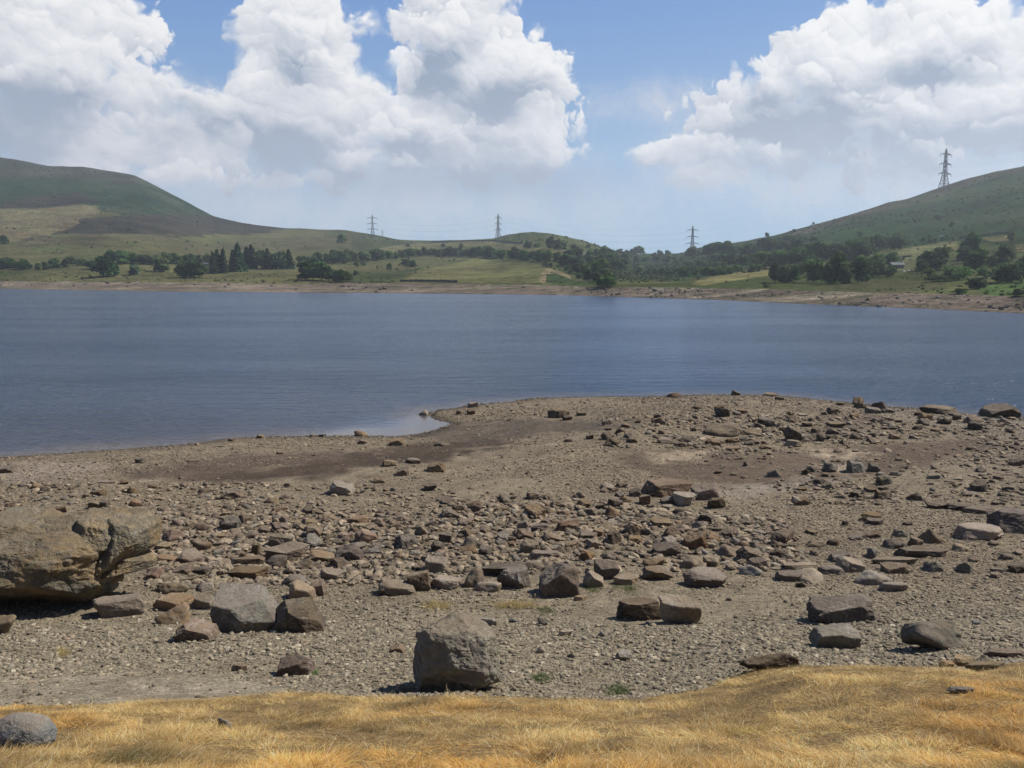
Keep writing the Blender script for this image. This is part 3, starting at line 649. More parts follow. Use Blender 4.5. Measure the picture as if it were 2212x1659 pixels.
 (7,-10,75,378,418,'wedge','brown','dark brown rock at the left edge near the water','the brown rock at the left edge'), (7,1800,1850,140,170,'round','pale','pale stone standing in the water off the spit','the pale stone in the water'), (7,2020,2065,108,135,'block','pale','buff block on the tip of the spit','the buff block on the spit tip'), (7,2015,2055,140,165,'block','dark',None), (7,1970,2000,145,165,'round','brown',None),
 (7,1195,1227,322,336,'slab','warm',None), (7,870,930,480,500,'round','dark',None), (7,800,865,358,368,'slab','pale',None), (7,940,970,295,304,'slab','pale',None), (7,960,1010,548,572,'round','dark',None), (7,1045,1090,545,570,'round','dark',None), (7,1225,1255,455,480,'block','purple',None), (7,430,500,448,462,'slab','brown',None), (7,515,560,445,468,'block','dark',None),
 (4,-60,302,1347,1560,'smooth','blue','smooth blue-grey rock half buried in dry grass at bottom left','the blue-grey rock in the grass'), (4,1210,1300,1385,1440,'round','grey',None),
]
M['white'] = rock_material('white_rock', (.55, .53, .47), (.42, .39, .33), .9)
# hand-shaped big ones
P_centre = [((-1, -.22, .02), .84), ((-.30, -.93, .22), .82), ((.28, -.88, .38), .80), ((.86, -.50, .14), .90), ((.95, .25, .1), .92), ((0, 1, .1), .9), ((-.04, -.12, 1), .84), ((-.45, .2, .9), .94), ((.55, -.1, .85), .94), ((-.75, -.6, .45), .93), ((.3, -.65, .8), .90), ((-.2, -.75, .75), .93), ((.7, -.6, -.3), .98),
            ((.05, -.86, -.5), .74), ((.55, -.5, -.75), .98), ((.4, .1, 1), .88), ((0, 0, -1), .80), ((-.6, .5, .3), .95)]
place_rock(5, (405, 892, 806, 1246), 'block', 'grey', 'great grey-and-purple boulder with an undercut foot at the edge of the dry grass', cat='boulder', name='boulder', land='the great grey boulder', seed=5, sub=6, planes=P_centre, p=34, rough=.042, dpf=.85, slope_w=.42, sink=.16)
P_block = [((-1, -.1, .02), .84), ((-.22, -1, -.06), .80), ((.55, -.75, .42), .74), ((.1, -.3, 1), .72), ((.9, .1, .35), .9), ((0, 1, .1), .85), ((0, 0, -1), .85), ((.35, -.8, -.2), .9)]
place_rock(4, (1195, 1572, 636, 908), 'block', 'grey', 'big square grey block with a black left face beside a dark wedge', cat='boulder', name='boulder', land='the big dark-faced block', seed=12, sub=5, planes=P_block, p=40, rough=.03, dpf=.8, slope_w=.45)
P_w = [((-.85, -.35, .45), .72), ((-.1, -1, -.05), .7), ((.55, -.5, .72), .7), ((.5, -.9, .15), .8), ((.9, .2, .3), .9), ((0, 1, .2), .8), ((0, 0, -1), .8), ((-.2, -.1, 1), .82)]
place_rock(4, (1508, 1815, 703, 908), 'wedge', 'dark', 'dark pyramid boulder leaning against the right side of the square grey block', cat='boulder', name='boulder', land='the dark pyramid boulder', seed=31, sub=5, planes=P_w, p=36, rough=.035, dpf=.75)
# the great lichen boulder: main mass and a tilted shoulder, one continuous object
def lichen_boulder():
    x0, yb = reg(4, -330, 822); x1, yt = reg(4, 612, 255); cx = (x0 + x1) / 2
    gx, gy, g_z = ground_at(cx, yb + 6); dist = gy * CT + (H - g_z) * ST
    u = D2 * dist / F * .3873                       # metres per pixel of region 4
    def block(l, r_, tp, bt, depth, yoff, planes, seed, rough=.04, sub=6):
        v, f = rock_shape('block', seed, sub, planes, 30, rough)
        k = 1.06 if l < 0 and r_ > 500 else .96
        w_, h_ = (r_ - l) * u * k, (bt - tp) * u * .88
        v = fit(v, w_, depth, h_)
        return v + np.array([((l + r_) / 2 - 141) * u * k, yoff, (822 - bt) * u * .88 - (.0 if r_ < 700 and l < 0 else .0)]), f
    Pm = [((-.02, -1, .42), .80), ((.75, -.66, .0), .86), ((1, .1, .0), .92), ((.22, -.35, 1), .82), ((-.3, -.2, 1), .84), ((0, 1, .2), .85), ((-1, 0, .1), .95), ((.02, -.66, -.76), .60), ((.35, -.6, .8), .88), ((0, 0, -1), .95), ((.7, -.4, -.6), .92), ((-.5, -.8, .5), .92), ((.2, -.9, -.25), .86)]
    Ps = [((.15, -.97, .4), .8), ((.95, -.2, -.1), .86), ((.75, -.45, -.5), .86), ((.1, -.1, 1), .82), ((.7, -.15, .7), .86), ((-1, 0, 0), .9), ((0, 1, 0), .9), ((0, 0, -1), .95), ((-.45, -.85, .3), .82)]
    Pl = [((-.2, -.9, .35), .8), ((.8, -.55, -.1), .84), ((.3, -.5, -.85), .8), ((.1, -.1, 1), .84), ((-1, 0, 0), .9), ((0, 1, 0), .9), ((0, 0, -1), .95), ((.8, 0, .6), .9)]
    B = [block(-330, 612, 262, 836, 2.7, 0, Pm, 77),
         block(425, 735, 250, 570, 2.0, .5, Ps, 81), block(615, 868, 258, 530, 1.9, .62, Ps, 82, .035), block(560, 790, 400, 590, 1.8, .5, Ps, 83, .05),
         block(600, 845, 500, 668, 1.5, .62, Pl, 84), block(575, 660, 440, 740, 1.3, .35, Pl, 85, .04, 5), block(-120, 260, 255, 420, 2.2, .5, Ps, 86)]
    VV, FF, n0 = [], [], 0
    for v, f in B: VV.append(v); FF.append(f + n0); n0 += len(v)
    cyw = gy + 1.25; cxw = float(ray(cx, yb)[0]) * cyw
    o = mesh_obj('boulder', np.vstack(VV), np.vstack(FF), M['golden'], smooth_=False, loc=(cxw, cyw, g_z - .1))
    tag(o, 'huge cracked boulder with golden lichen and a black overhang at the left', 'boulder'); LAND.append((cxw, cyw, 'the huge lichen boulder')); ROCKS.append((cxw, cyw, 2.6, 1.3)); ROCKS.append((cxw + 500 * u, cyw + .6, 1.2, 1.))
lichen_boulder()
PEND = []        # rocks whose label is written from their neighbours: (object, adjective words)
SHW = {'smooth': 'smooth', 'block': 'angular', 'slab': 'flat', 'round': 'rounded', 'wedge': 'peaked'}
CLW = {'brown': 'brown', 'warm': 'tan-brown', 'dark': 'dark', 'grey': 'grey', 'blue': 'bluish', 'pale': 'pale', 'purple': 'reddish', 'golden': 'golden', 'white': 'white'}
for q in RK:
    n, l, r_, tp, bt, kd, mt, lb = q[:8]; land = q[8] if len(q) > 8 else None
    big = (r_ - l) * (1 if n in (4, 5, 6) else 1.29) > 190
    o = place_rock(n, (l, r_, tp, bt), kd, mt, lb, land=land, cat='boulder' if big else 'rock', name='boulder' if big else 'rock', p=22 if kd != 'round' else 5, rough=.045, dpf=.8 if kd != 'slab' else 1.0, sink=.2 if kd not in ('round', 'smooth') else .34)
    if lb is None: PEND.append((o, CLW[mt], SHW[kd]))
# --- loose stones of middling size, each its own object, copies of a few shapes
protos = {}
for kd in ('block', 'wedge', 'slab', 'round'):
    for k in range(3):
        v, f = rock_shape(kd, 300 + k * 7 + len(kd), 4, None, 18 if kd != 'round' else 5, .05)
        protos[(kd, k)] = fit(v, 1, 1, 1), f
pm = {}
def stone(kd, k, mt, x, y, w, dp, h, rz):
    key = (kd, k, mt)
    if key not in pm:
        v, f = protos[(kd, k)]
        o = mesh_obj('stone', v, f, M[mt], smooth_=kd == 'round'); pm[key] = o
    else:
        o = pm[key].copy(); COL.objects.link(o)
    o.location = (x, y, float(gzf(x, y)) - h * .18); o.scale = (w, dp, h); o.rotation_euler = (rnd.uniform(-.2, .2), rnd.uniform(-.2, .2), rz)
    tag(o, cat='stone'); PEND.append((o, CLW[mt], SHW[kd])); ROCKS.append((x, y, w / 2, dp / 2))
    return o
BANDS = [  # (disp polygon, count, width range in disp px, materials)
    ([(330, 1130), (800, 1120), (1300, 1110), (1700, 1130), (1700, 1240), (1100, 1215), (700, 1230), (330, 1250)], 88, (24, 60), ['brown', 'warm', 'warm', 'pale', 'grey', 'dark', 'purple']),
    ([(1840, 872), (1960, 884), (2212, 908), (2212, 935), (1900, 915)], 16, (16, 36), ['dark', 'brown', 'warm']),
    ([(950, 1085), (1250, 1070), (1350, 1040), (1400, 1090), (1100, 1115), (980, 1110)], 20, (18, 34), ['brown', 'dark', 'purple']),
    ([(1640, 1020), (2212, 1000), (2212, 1080), (1760, 1080)], 26, (18, 40), ['dark', 'grey', 'brown']),
    ([(1480, 895), (1900, 890), (1900, 960), (1300, 965), (1300, 910)], 34, (14, 34), ['dark', 'brown']),
    ([(1700, 1150), (2200, 1150), (2200, 1250), (1750, 1240)], 14, (22, 44), ['brown', 'warm', 'grey']),
    ([(0, 1050), (700, 1050), (700, 1110), (0, 1110)], 16, (18, 36), ['dark', 'brown', 'purple']),
]
for P, cnt, wr, mts in BANDS:
    P_a = np.array(P); n = 0; tries = 0
    while n < cnt and tries < 4000:
        tries += 1
        dx = rnd.uniform(P_a[:, 0].min(), P_a[:, 0].max()); dy = rnd.uniform(P_a[:, 1].min(), P_a[:, 1].max())
        if not inpoly(np.array([dx]), np.array([dy]), P)[0]: continue
        x, y, z = ground_at(dx, dy); w = rnd.uniform(*wr) ** 1 * D2 * (y * CT + (H - z) * ST) / F
        if any(abs(x - a) < c_ + w * .55 and abs(y - b) < d_ + w * .7 for a, b, c_, d_ in ROCKS): continue
        kd = rnd.choice(['block', 'wedge', 'slab', 'round', 'block', 'wedge'])
        stone(kd, rnd.randrange(3), rnd.choice(mts), x, y, w, w * rnd.uniform(.6, 1.0), w * (rnd.uniform(.3, .45) if kd == 'slab' else rnd.uniform(.42, .75)), rnd.uniform(0, 6.3)); n += 1
# labels from neighbours
ORD = ['', 'second ', 'third ', 'fourth ', 'fifth ', 'sixth ', 'seventh ', 'eighth ', 'ninth ', 'tenth ', 'eleventh ', 'twelfth ', 'thirteenth ', 'fourteenth ', 'fifteenth ', 'sixteenth ']
cnts = {}
def near(o):
    x, y = o.location.x, o.location.y
    best = min(LAND, key=lambda q: math.hypot(x - q[0], y - q[1])); return best, math.hypot(x - best[0], y - best[1])
for o, cw_, sw_ in sorted(PEND, key=lambda q: near(q[0])[1]):
    (lx, ly, ph), dd = near(o); ex, ey = o.location.x - lx, o.location.y - ly
    rel = ('right of' if ex > 0 else 'left of') if abs(ex) > abs(ey) * .6 else ('behind' if ey > 0 else 'in front of')
    key = (cw_, sw_, rel, ph); k = cnts.get(key, 0); cnts[key] = k + 1
    o['label'] = f"{ORD[k]}nearest {cw_} {sw_} stone {rel} {ph}" if k else f"{cw_} {sw_} stone nearest {rel} {ph}"
    o['group'] = 'loose stones on the drained lake bed'

# ---------------------------------------------------------------- rubble and gravel (uncountable)
def stones_mesh(name, xs_, ys_, size, flat, cols, mat, zs=None, sub=1, sinkf=.25, seed=3):
    r = np.random.default_rng(seed); n = len(xs_)
    bv, bf = ico(sub); nv = len(bv)
    protos_ = []
    for k in range(14):
        N = unit(r.normal(size=(9, 3))); h = r.uniform(.6, 1.0, 9)
        dt = np.clip(bv @ N.T, 0, None) / h; protos_.append(bv * ((np.sum(dt ** 14, 1) + 1e-6) ** (-1 / 14))[:, None].clip(0, 1.3))
    PR = np.array(protos_)[r.integers(0, 14, n)]
    a = r.uniform(0, 6.28, n); S = np.stack([size * r.uniform(.75, 1.3, n), size * r.uniform(.6, 1.0, n), size * flat], 1) * .5
    PR = PR * S[:, None, :]
    tl = r.uniform(-.45, .45, n)
    ct, st_ = np.cos(tl)[:, None], np.sin(tl)[:, None]
    x0, z0 = PR[..., 0] * ct - PR[..., 2] * st_, PR[..., 0] * st_ + PR[..., 2] * ct
    ca, sa = np.cos(a)[:, None], np.sin(a)[:, None]
    X = x0 * ca - PR[..., 1] * sa + xs_[:, None]; Y = x0 * sa + PR[..., 1] * ca + ys_[:, None]
    if zs is None: zs = gz(xs_, ys_)
    Zv = z0 + (zs + size * flat * .5 * (1 - 2 * sinkf))[:, None]
    Vv = np.stack([X, Y, Zv], -1).reshape(-1, 3)
    Ff = (bf[None] + (np.arange(n) * nv)[:, None, None]).reshape(-1, 3)
    return mesh_obj(name, Vv, Ff, mat, smooth_=False, col=np.repeat(cols, nv, 0))
mst, t = new_mat('loose_stone')
at = t.n('ShaderNodeAttribute', attribute_name='Col'); tc = t.n('ShaderNodeTexCoord'); P_ = tc.outputs['Object']
n1 = t.noise(P_, 14, 4, .65)
cc = t.mix(t.mr(n1, .35, .68), t.mix(1.0, at.outputs['Color'], (.72, .71, .7), 'MULTIPLY'), t.mix(1.0, at.outputs['Color'], (1.25, 1.23, 1.2), 'MULTIPLY'))
bp = t.n('ShaderNodeBump', {'Strength': .4, 'Distance': .02, 'Height': n1})
finish(t, cc, .93, bp.outputs[0], .2)
def stone_cols(n, base, seed, var=.32):
    r = np.random.default_rng(seed)
    pal = np.array([(.205, .16, .11), (.24, .19, .13), (.155, .118, .085), (.275, .22, .155), (.185, .138, .10), (.2, .175, .138), (.33, .275, .2), (.11, .09, .07)])
    palg = np.array([(.25, .208, .142), (.205, .172, .12), (.30, .255, .18), (.165, .14, .1), (.225, .195, .145), (.36, .315, .235), (.26, .2, .14), (.28, .245, .175)])
    wt = [.28, .24, .10, .17, .08, .06, .05, .02]; i = r.choice(8, n, p=wt)
    c = pal[i] * (1 - base[:, None]) + palg[i] * base[:, None]
    return c * r.uniform(1 - var, 1 + var * 1.3, n)[:, None]
def gravel():
    r = np.random.default_rng(5)
    # candidates over the visible bed, density falling with distance
    N0 = 730000
    y = 11.0 * (78 / 11.0) ** r.random(N0) ; x = r.uniform(-.78, .92, N0) * y * 1.0
    # log-uniform depth and width proportional to depth: density ~ 1/y^2
    z = gz(x, y); s = sdist(x, y); dx, dy = proj(x, y, z)
    keep = (s > -.15) & (y > edge_y(x) - .1)
    dens = .5 + 0 * x
    w1 = fb2(x, y, .3, 3, 81)
    def addz(P, a, soft=20):
        nonlocal dens
        dens = np.where(inpoly(dx + w1 * 60, dy + w1 * 24, P), dens * a, dens)
    for P, k in MUD[:1] + MUD[2:3]: addz(P, .14)
    addz(MUD[1][0], .45); addz(MUD[3][0], .35); addz(MUD[5][0], .3); addz(MUD[6][0], .3); addz(MUD[7][0], .3); addz(MUD[8][0], .4); addz(MUD[10][0], .12)
    rub = inpoly(dx, dy + w1 * 40, [(320, 1110), (900, 1105), (1300, 1080), (1700, 1120), (1750, 1235), (1100, 1235), (700, 1260), (320, 1280)])
    rub2 = inpoly(dx, dy + w1 * 30, [(0, 1045), (700, 1045), (1100, 1060), (1300, 1100), (400, 1110), (0, 1110)])
    rub3 = inpoly(dx, dy + w1 * 30, [(1300, 900), (2212, 900), (2212, 1090), (1700, 1085), (1500, 1000), (1300, 960)])
    keep &= r.random(N0) < dens
    x, y, z, s, dx, dy, rub, rub2, rub3 = [q[keep] for q in (x, y, z, s, dx, dy, rub, rub2, rub3)]
    n = len(x)
    dist = np.hypot(y, H - z)
    u = r.random(n)
    fr_ = smooth(26, 15, y)
    px = 1.35 + (.8 + .6 * fr_) * r.random(n) + (2.4 + 2.2 * fr_) * u ** (10 - 3 * fr_) + np.where(rub, 7.0 * u ** 6, 0) + np.where(rub2 | rub3, 3.6 * u ** 11, 0)
    front = smooth(26, 17, y)
    phys = .030 + .05 * r.random(n) ** 3 + np.where(rub | rub2, .10 * u ** 3, 0) 
    size = np.maximum(px * dist / F * .9, phys * .8)
    size = np.where(y > 40, np.minimum(size, .55), size)
    cl = fb2(x, y, .25, 4, 83)
    m_ = r.random(n) < np.clip(.64 + cl * 3.0 + .25 * (rub | rub2), .1, 1)
    x, y, z, size, front, s, rub = [q[m_] for q in (x, y, z, size, front, s, rub)]; n = len(x)
    cols = stone_cols(n, front, 6)
    wet = (s < .5); cols[wet] *= .6
    big = size * F / np.hypot(y, H - z) > 3.3
    fl = r.uniform(.3, .62, n)
    a = stones_mesh('gravel', x[~big], y[~big], size[~big], fl[~big], cols[~big], mst, z[~big], 1, .3, 4) if False else None
    bvs = ~big
    o1 = stones_mesh('gravel', x[bvs], y[bvs], size[bvs], fl[bvs], cols[bvs], mst, z[bvs], 0 + 1, .3, 4); tag(o1, kind='stuff')
    o2 = stones_mesh('rubble', x[big], y[big], size[big] * 1.1, fl[big], cols[big], mst, z[big], 2, .25, 8); tag(o2, kind='stuff')
    print('gravel', bvs.sum(), 'rubble', big.sum())
    # stones of the far shore
    n = 9000
    dx = r.uniform(-100, 2300, n); tt = r.random(n); dy = f_wat(dx) + (f_veg(dx) + 1 - f_wat(dx)) * tt
    X, Y, Zf = far_pt(dx, dy)
    cl = fb2(X, Y * 2.5, .045, 3, 85)
    k = r.random(n) < np.where(dx > 1380, .6, .16) * np.clip(.5 + cl * 5, 0, 1.6)
    X, Y, Zf, dx = X[k], Y[k], Zf[k], dx[k]; n = len(X)
    sz = (r.uniform(.2, .6, n) + 1.5 * r.random(n) ** 14) * np.clip(Y / 300, .8, 1.6)
    cl = np.array([(.085, .075, .07)]) * r.uniform(.8, 2.0, n)[:, None]
    o3 = stones_mesh('far_shore_rubble', X, Y, sz, r.uniform(.4, .7, n), cl, mst, Zf - .1, 1, .2, 9); tag(o3, kind='stuff')
gravel()

# ---------------------------------------------------------------- dry grass
mg, t = new_mat('dry_grass')
at = t.n('ShaderNodeAttribute', attribute_name='Col')
finish(t, at.outputs['Color'], .75, None, .25, sub=.35, alb=.82)
def blades(name, x, y, z, hgt, lean, width, cols, seed=1, segs=2, flow=None):
    r = np.random.default_rng(seed); n = len(x)
    a = r.uniform(0, 6.28, n); wd = r.uniform(0, 6.28, n)
    if flow is not None: wd = flow + r.normal(0, .9, n)
    lx, ly = np.cos(wd) * lean * hgt, np.sin(wd) * lean * hgt
    bx, by = np.cos(a) * width * .5, np.sin(a) * width * .5
    L = []
    for k, q in enumerate(np.linspace(0, 1, segs + 1)):
        cx_, cy_, cz_ = x + lx * q ** 1.8, y + ly * q ** 1.8, z + hgt * (q - .25 * lean * q * q)
        ww = 1 - q * .85
        L.append(np.stack([cx_ - bx * ww, cy_ - by * ww, cz_], -1)); L.append(np.stack([cx_ + bx * ww, cy_ + by * ww, cz_], -1))
    Vv = np.stack(L, 1).reshape(-1, 3); m_ = 2 * (segs + 1)
    ff = np.array([[2 * k, 2 * k + 1, 2 * k + 3, 2 * k + 2] for k in range(segs)])
    Ff = (ff[None] + (np.arange(n) * m_)[:, None, None]).reshape(-1, 4)
    return mesh_obj(name, Vv, Ff, mg, smooth_=False, col=np.repeat(cols, m_, 0))
def grass():
    r = np.random.default_rng(2)
    n = 600000
    y = 4.2 * (15.0 / 4.2) ** r.random(n); x = r.uniform(-.8, .92, n) * y
    ed = edge_y(x); w = fb2(x, y, 1.2, 3, 91)
    k = (y < ed + w * 1.3 + fb2(x, y, 3.0, 3, 96) * 1.5 + .14 * r.normal(size=n)) 
    for a, b, c_, d_ in ROCKS:
        if b < 14: k &= ~(((x - a) / (c_ * .85)) ** 2 + ((y - b) / (d_ * .9)) ** 2 < 1)
    cl = fb2(x, y, 2.6, 3, 92); big = fb2(x, y, .5, 3, 93)
    k &= r.random(n) < np.clip(.68 + cl * 2.2, .12, 1)
    x, y, cl, big, ed = x[k], y[k], cl[k], big[k], ed[k]; n = len(x)
    z = gzf(x, y) - .01
    near_e = smooth(0, .7, ed - y)
    hg = (.035 + .075 * r.random(n) + .30 * np.clip(cl + .04, 0, 1) + .05 * np.clip(big, -1, 1)) * (.55 + .45 * near_e) * .5
    tall = r.random(n) < .02; hg = np.where(tall, hg * r.uniform(1.6, 2.6, n), hg)
    pal = np.array([(.57, .37, .14), (.66, .47, .20), (.46, .26, .08), (.74, .60, .32), (.34, .19, .065), (.33, .28, .085)])
    i = r.choice(6, n, p=[.3, .24, .2, .1, .12, .04]); c = pal[i] * r.uniform(.75, 1.2, n)[:, None]
    c *= np.clip(1 + 2.0 * fb2(x, y, .9, 4, 94) + 2.0 * fb2(x, y, 3.5, 3, 95), .35, 1.6)[:, None]; c *= np.array([.97, 1, 1.0])
    redd = smooth(.0, .2, big)[:, None]; c = c * (1 + redd * (np.array([1.0, .84, .62]) - 1)); gr_ = .6 * smooth(.2, .34, fb2(x, y, .7, 4, 98))[:, None]; c = c * (1 + gr_ * (np.array([.62, .78, .6]) - 1))
    sh_ = (r.random(n) < .03)[:, None]; c = np.where(sh_, np.array([.8, .7, .48]), c)
    o = blades('dry_grass', x, y, z, hg, r.uniform(.4, 3.0, n), .0034 + .0035 * r.random(n), np.clip(c, 0, .9), 3, 2, flow=fb2(x, y, .8, 3, 97) * 26); tag(o, kind='stuff')
    # tufts growing through the gravel
    tuf = [((1050, 1180), (1300, 1318), 'straw', 'bleached yellow tuft of grass on the gravel behind the great grey boulder'),
           ((1150, 1205), (1308, 1330), 'green', 'green tuft at the right end of the bleached yellow grass tuft'),
           ((1255, 1310), (1440, 1468), 'moss', 'yellow-green mossy patch on gravel right of the great grey boulder'),
           ((1140, 1200), (1455, 1480), 'green', 'dull green mossy patch just right of the great grey boulder'),
           ((1255, 1300), (1262, 1282), 'green', 'bright green weeds at the foot of the pale triangular stone'),
           ((1318, 1390), (1260, 1285), 'green', 'low green weeds in front of the flat tan stones'),
           ((670, 690), (1445, 1462), 'leaf', 'small bright green plant beside the reddish wedge'),
           ((905, 990), (1300, 1322), 'straw', 'thin straw-coloured grass left of the bleached yellow tuft'),
           ((1300, 1370), (1478, 1510), 'green', 'sparse green tuft near the grass edge right of the great boulder'),
           ((118, 150), (1400, 1425), 'straw', 'small dry tuft on the open gravel at the left')]
    for (xa, xb), (ya, yb), kd, lb in tuf:
        m_ = int((xb - xa) * 9); px = r.normal((xa + xb) / 2, (xb - xa) * .2, m_); py = r.normal((ya + yb) / 2, (yb - ya) * .2, m_)
        px = np.concatenate([px]); pts = [ground_at(a, b) for a, b in zip(px[::6], py[::6])]
        P3 = np.array(pts); P3 = np.repeat(P3, 6, 0)[:m_]; m_ = len(P3)
        P3[:, 0] += r.normal(0, .03, m_); P3[:, 1] += r.normal(0, .04, m_); zz = gzf(P3[:, 0], P3[:, 1]) - .01
        kc = {'straw': (.5, .38, .15), 'green': (.11, .15, .045), 'moss': (.22, .22, .055), 'leaf': (.09, .2, .03)}[kd]
        cc_ = np.array([kc]) * r.uniform(.6, 1.3, m_)[:, None]
        hh_ = {'straw': .13, 'green': .09, 'moss': .045, 'leaf': .07}[kd]
        c0 = P3.mean(0); c0[2] = zz.mean()
        o = blades('grass_tuft', P3[:, 0] - c0[0], P3[:, 1] - c0[1], zz - c0[2], hh_ * r.uniform(.5, 1.2, m_), r.uniform(.2, 1.2, m_), .008 + 0 * zz, cc_, 5, 2)
        o.location = c0; tag(o, lb, 'grass tuft', 'tufts growing through the gravel')
grass()
# ---------------------------------------------------------------- trees
mleaf = {}
def leaf_mat(name, col, tr=.25):
    m, t = new_mat(name)
    oi = t.n('ShaderNodeObjectInfo'); tc = t.n('ShaderNodeTexCoord')
    n1 = t.noise(tc.outputs['Object'], .55, 3, .6)
    r = oi.outputs['Random']
    c = t.mix(t.mr(n1, .35, .68), tuple(k * .55 for k in col), tuple(k * 1.6 for k in col))  # wide tone spread paints lit and shaded parts into the foliage
    hsv = t.n('ShaderNodeHueSaturation', {'Hue': t.m('MULTIPLY_ADD', r, .05, .475), 'Saturation': t.m('MULTIPLY_ADD', t.m('FRACT', t.m('MULTIPLY', r, 5.1)), .35, .75),
                 'Value': t.m('MULTIPLY_ADD', t.m('FRACT', t.m('MULTIPLY', r, 17.3)), .6, .7), 'Color': c})
    finish(t, hsv.outputs[0], .85, None, .1, sub=tr, alb=1.12); return m
ML = {'broad': leaf_mat('broadleaf_foliage', (.085, .15, .036)), 'conifer': leaf_mat('conifer_foliage', (.032, .062, .026), .12), 'bush': leaf_mat('bush_foliage', (.095, .15, .045)), 'darkb': leaf_mat('dark_foliage', (.055, .1, .03))}
mb, t = new_mat('bark'); tc = t.n('ShaderNodeTexCoord'); n1 = t.noise(tc.outputs['Object'], 6, 4, .6)
finish(t, t.mix(n1, (.07, .055, .045), (.16, .13, .11)), .95)
def leaf_quads(P, N, size, r):
    n = len(P); a = unit(r.normal(size=(n, 3)) + N * .8); b = unit(np.cross(a, r.normal(size=(n, 3)))); c_ = np.cross(a, b)
    s = size * r.uniform(.6, 1.25, n)[:, None]; b = b * s; c_ = c_ * s * .75
    V = np.stack([P - b - c_ * .4, P - b * .2 + c_, P + b + c_ * .3, P + b * .3 - c_], 1).reshape(-1, 3)
    return V, np.arange(4 * n).reshape(n, 4)
def crown_broad(seed, lobes=9, per=170, wide=1.0, low=.22, leaf=.06):
    r = np.random.default_rng(seed); VV, FF = [], []; n0 = 0
    for k in range(lobes):
        a = r.uniform(0, 6.28); q = (k + .5) / lobes
        zc = low + .12 + (.84 - low - .12) * q + r.uniform(-.05, .05)
        rad = .30 * wide * math.sin(math.pi * min(1, (zc - low) / (1.02 - low)) ** .8) ** .5 * r.uniform(.35, 1.0)
        cx, cy = math.cos(a) * rad, math.sin(a) * rad; R_ = r.uniform(.17, .26) * (1.08 - .3 * q)
        d = unit(r.normal(size=(per, 3))); d[:, 2] = np.where(d[:, 2] < -.5, -d[:, 2], d[:, 2])
        rr = R_ * (1 + .35 * fbm(d * 2.2 + k * 3, 3, seed + k)) * r.uniform(.72, 1.12, per)
        P = d * rr[:, None] * np.array([1.15 * wide, 1.15 * wide, .85]) + np.array([cx, cy, zc])
        V, Fq = leaf_quads(P, d, leaf, r); VV.append(V); FF.append(Fq + n0); n0 += len(V)
        iv, if_ = ico(1); iv = iv * R_ * .62 * np.array([1.1 * wide, 1.1 * wide, .85]) + np.array([cx, cy, zc])
        q4 = np.concatenate([if_, if_[:, 2:3]], 1); VV.append(iv)
        FF.append(('t', if_ + n0)); n0 += len(iv)
    V = np.vstack(VV); quads = [f for f in FF if not isinstance(f, tuple)]; tris = [f[1] for f in FF if isinstance(f, tuple)]
    Q = np.vstack(quads); T = np.vstack([Q[:, [0, 1, 2]], Q[:, [0, 2, 3]]] + tris)
    return V, T
def crown_conifer(seed, per=1100):
    r = np.random.default_rng(seed); q = r.random(per) ** 1.25
    z = .1 + .9 * q; lay = .5 + .5 * np.abs(np.sin(z * 34 + r.uniform(-.4, .4, per))); R_ = .17 * (1 - q) ** .8 * (.5 + .5 * lay) * r.uniform(.6, 1.15, per) + .006
    a = r.uniform(0, 6.28, per); R_ = R_ * (1 + .25 * np.sin(a * 3 + seed)); P = np.stack([np.cos(a) * R_, np.sin(a) * R_, z - R_ * .4], 1)
    V, Q = leaf_quads(P, unit(P * np.array([1, 1, 0]) + 1e-6), .034, r)
    T = np.vstack([Q[:, [0, 1, 2]], Q[:, [0, 2, 3]]])
    k = len(V); cv_ = [(math.cos(t_) * .08, math.sin(t_) * .08, .12) for t_ in np.linspace(0, 6.28, 7)[:-1]] + [(0, 0, .93)]
    V = np.vstack([V, cv_]); T = np.vstack([T, [[k + i, k + (i + 1) % 6, k + 6] for i in range(6)]])
    return V, T
def make_tree(kind, seed):
    rt = empty({'conifer': 'conifer_tree', 'bush': 'bush'}.get(kind, 'broadleaf_tree'))
    r = random.Random(seed); mb_ = MB()
    if kind == 'conifer':
        V, T = crown_conifer(seed); mat = ML['conifer']; mb_.bar((0, 0, -.03), (0, 0, .9), .018, .004, 6)
    elif kind == 'bush':
        V, T = crown_broad(seed, 7, 110, 1.6, -.05, .07); V = V * np.array([.9, .9, 1.0]); mat = ML['bush']
        for k in range(4): a = r.uniform(0, 6.28); mb_.bar((0, 0, -.05), (math.cos(a) * .3, math.sin(a) * .3, .45), .025, .01, 5)
    else:
        V, T = crown_broad(seed, 13, 150, 1.0 + .25 * (seed % 2), -.02 + .05 * (seed % 3)); mat = ML['broad'] if kind == 'broad' else ML['darkb']
        mb_.bar((0, 0, -.04), (0, 0, .42), .028, .018, 6)
        for k in range(5): a = r.uniform(0, 6.28); mb_.bar((0, 0, .28 + k * .03), (math.cos(a) * .22, math.sin(a) * .22, .6 + r.uniform(-.05, .12)), .014, .005, 5)
    V = V - np.array([0, 0, 0]); V[:, 2] /= max(V[:, 2].max(), .01)
    lo, hi = V[:, 0].min(), V[:, 0].max(); lo2, hi2 = V[:, 1].min(), V[:, 1].max()
    c_ = mesh_obj('crown', V, T, mat, rt, smooth_=False); b_ = mb_.build('trunk' if kind != 'bush' else 'stem', mb, rt)
    rt['_w'] = float(max(hi - lo, hi2 - lo2))
    return rt
PROT = {k: [make_tree(k, s) for s in ss] for k, ss in (('broad', (1, 2, 3, 4, 5, 6)), ('dark', (11, 12, 13, 14)), ('conifer', (21, 22, 23)), ('bush', (31, 32, 33)))}
used = set()
TREES = []
